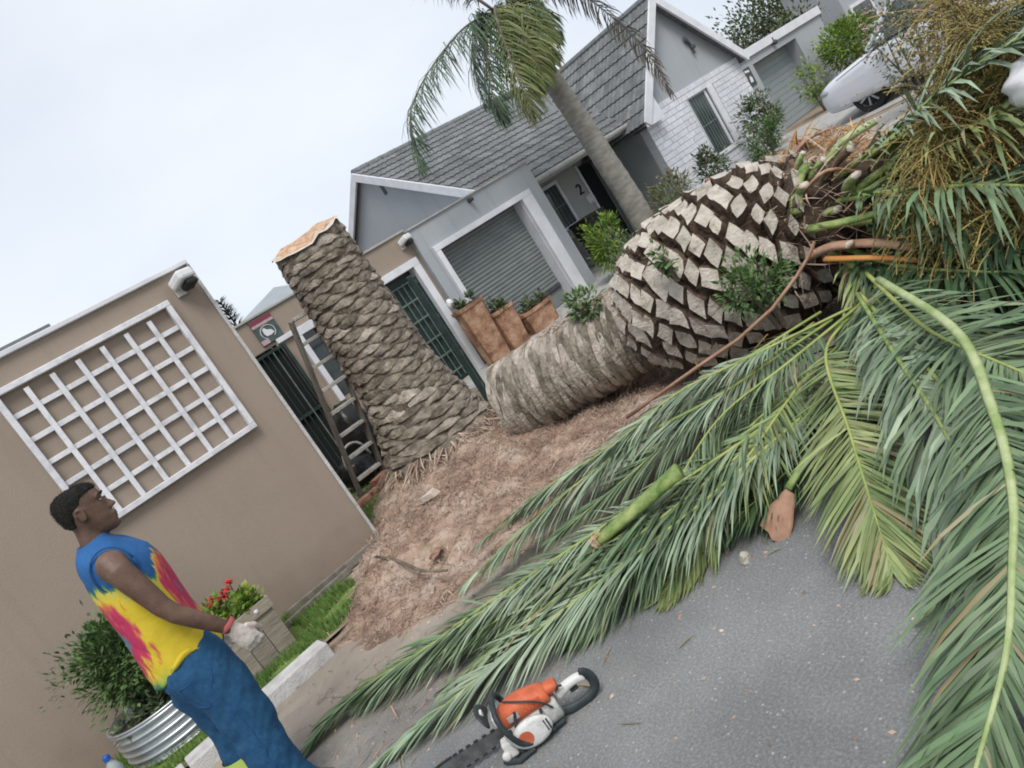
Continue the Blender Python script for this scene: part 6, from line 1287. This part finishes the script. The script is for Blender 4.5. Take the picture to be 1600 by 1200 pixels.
# rear handle
loft([rbox(-.15, -.02, .035, .085, .14), rbox(-.19, -.018, .033, .10, .15), rbox(-.24, -.016, .030, .115, .155), rbox(-.285, -.016, .030, .110, .152), rbox(-.305, -.014, .026, .095, .14)], 'rear_handle', 'saw_white')
mb = MB(); mb.tube(catmull([(-.13, .01, .04), (-.19, .01, .020), (-.26, .01, .020), (-.31, .01, .040), (-.328, .01, .08), (-.318, .01, .125), (-.29, .01, .148)], 22), [.013]*22, 10, flat=1.8); mb.build('handle_guard', 'saw_dark', saw, smooth=True)
mb = MB(); mb.bbox(-.255, -.215, .0, .012, .085, .112, .004); mb.tube([(-.17, .04, .155), (-.185, .05, .175), (-.20, .045, .165)], .006, 6); mb.build('trigger', 'saw_dark', saw)
# front handle, hand guard, cords
mb = MB(); mb.tube(catmull([(.03, .098, .045), (.075, .118, .09), (.10, .118, .17), (.105, .10, .235), (.10, .04, .262), (.095, -.04, .258), (.085, -.095, .22), (.07, -.105, .12), (.05, -.09, .05)], 40), .0135, 10); mb.build('front_handle', 'saw_dark', saw, smooth=True)
loft([[V((x, y, z)) for x, y, z in q] for q in ([(.135, .105, .19), (.16, .112, .20), (.18, .09, .275), (.165, .085, .275)], [(.14, .05, .205), (.165, .05, .205), (.195, .045, .29), (.18, .045, .29)], [(.14, -.03, .205), (.165, -.03, .205), (.195, -.03, .285), (.18, -.03, .285)], [(.135, -.10, .18), (.155, -.105, .19), (.175, -.09, .25), (.16, -.085, .25)])], 'hand_guard', 'saw_dark', 1)
mb = MB(); mb.bbox(.158, .172, -.01, .03, .225, .26, .004, Matrix.Identity(4)); mb.build('guard_label', 'saw_white', saw)
mb = MB(); mb.tube(catmull([(.06, .02, .245), (.0, .065, .232), (-.06, .082, .20), (-.10, .085, .16), (-.12, .08, .12)], 16), .0045, 6); mb.tube(catmull([(.03, .072, .20), (.045, .078, .17), (.06, .085, .14)], 8), .007, 6); mb.build('pull_cord', 'saw_dark', saw)
mb = MB(); mb.bbox(.11, .165, .01, .075, .02, .10, .01); mb.ell((.165, .072, .045), (.022, .02, .022), 12, 8); mb.build('oil_cap', 'saw_white', saw)
mb = MB(); mb.tube([(.04, .10, .022), (.12, .11, .018), (.19, .06, .022)], .012, 8); mb.tube([(-.13, .05, .028), (.02, .07, .02)], .016, 8); mb.tube([(-.13, -.05, .02), (.12, -.05, .02)], .016, 8); mb.build('base_rail', 'saw_dark', saw)
loft([rbox(-.06, -.105, -.066, .04, .135), rbox(.08, -.105, -.066, .035, .14), rbox(.15, -.10, -.068, .04, .12)], 'clutch_cover', 'saw_dark')
# guide bar with chain
out = [(.10, .105), (.40, .115), (.50, .108), (.545, .085), (.545, .07), (.50, .045), (.40, .038), (.10, .045)]
mb = MB(); mb.rings([[V((x, y, z)) for x, z in out] for y in (-.064, -.058)]); gb = mb.build('guide_bar', 'bar_metal', saw)
ln = MB().bbox(-.011, .011, -.0045, .0045, -.004, .008, .002).mesh('chain_link', 'saw_dark')
loop = catmull([V((x, -.061, z)) for x, z in out]+[V((.10, -.061, .105))], 62)
for k in range(0, 61):
    p = loop[k]; q = loop[k+1] if k < 61 else loop[k]; d = (q-p).normalized(); c = V((.32, -.061, .076)); up = (p-c); y_ = V((0, 1, 0)); z_ = d.cross(y_)
    if z_.dot(up) < 0: z_ = -z_; y_ = -y_
    link('chain_link', ln, gb, T=axes(d, y_, z_, p))
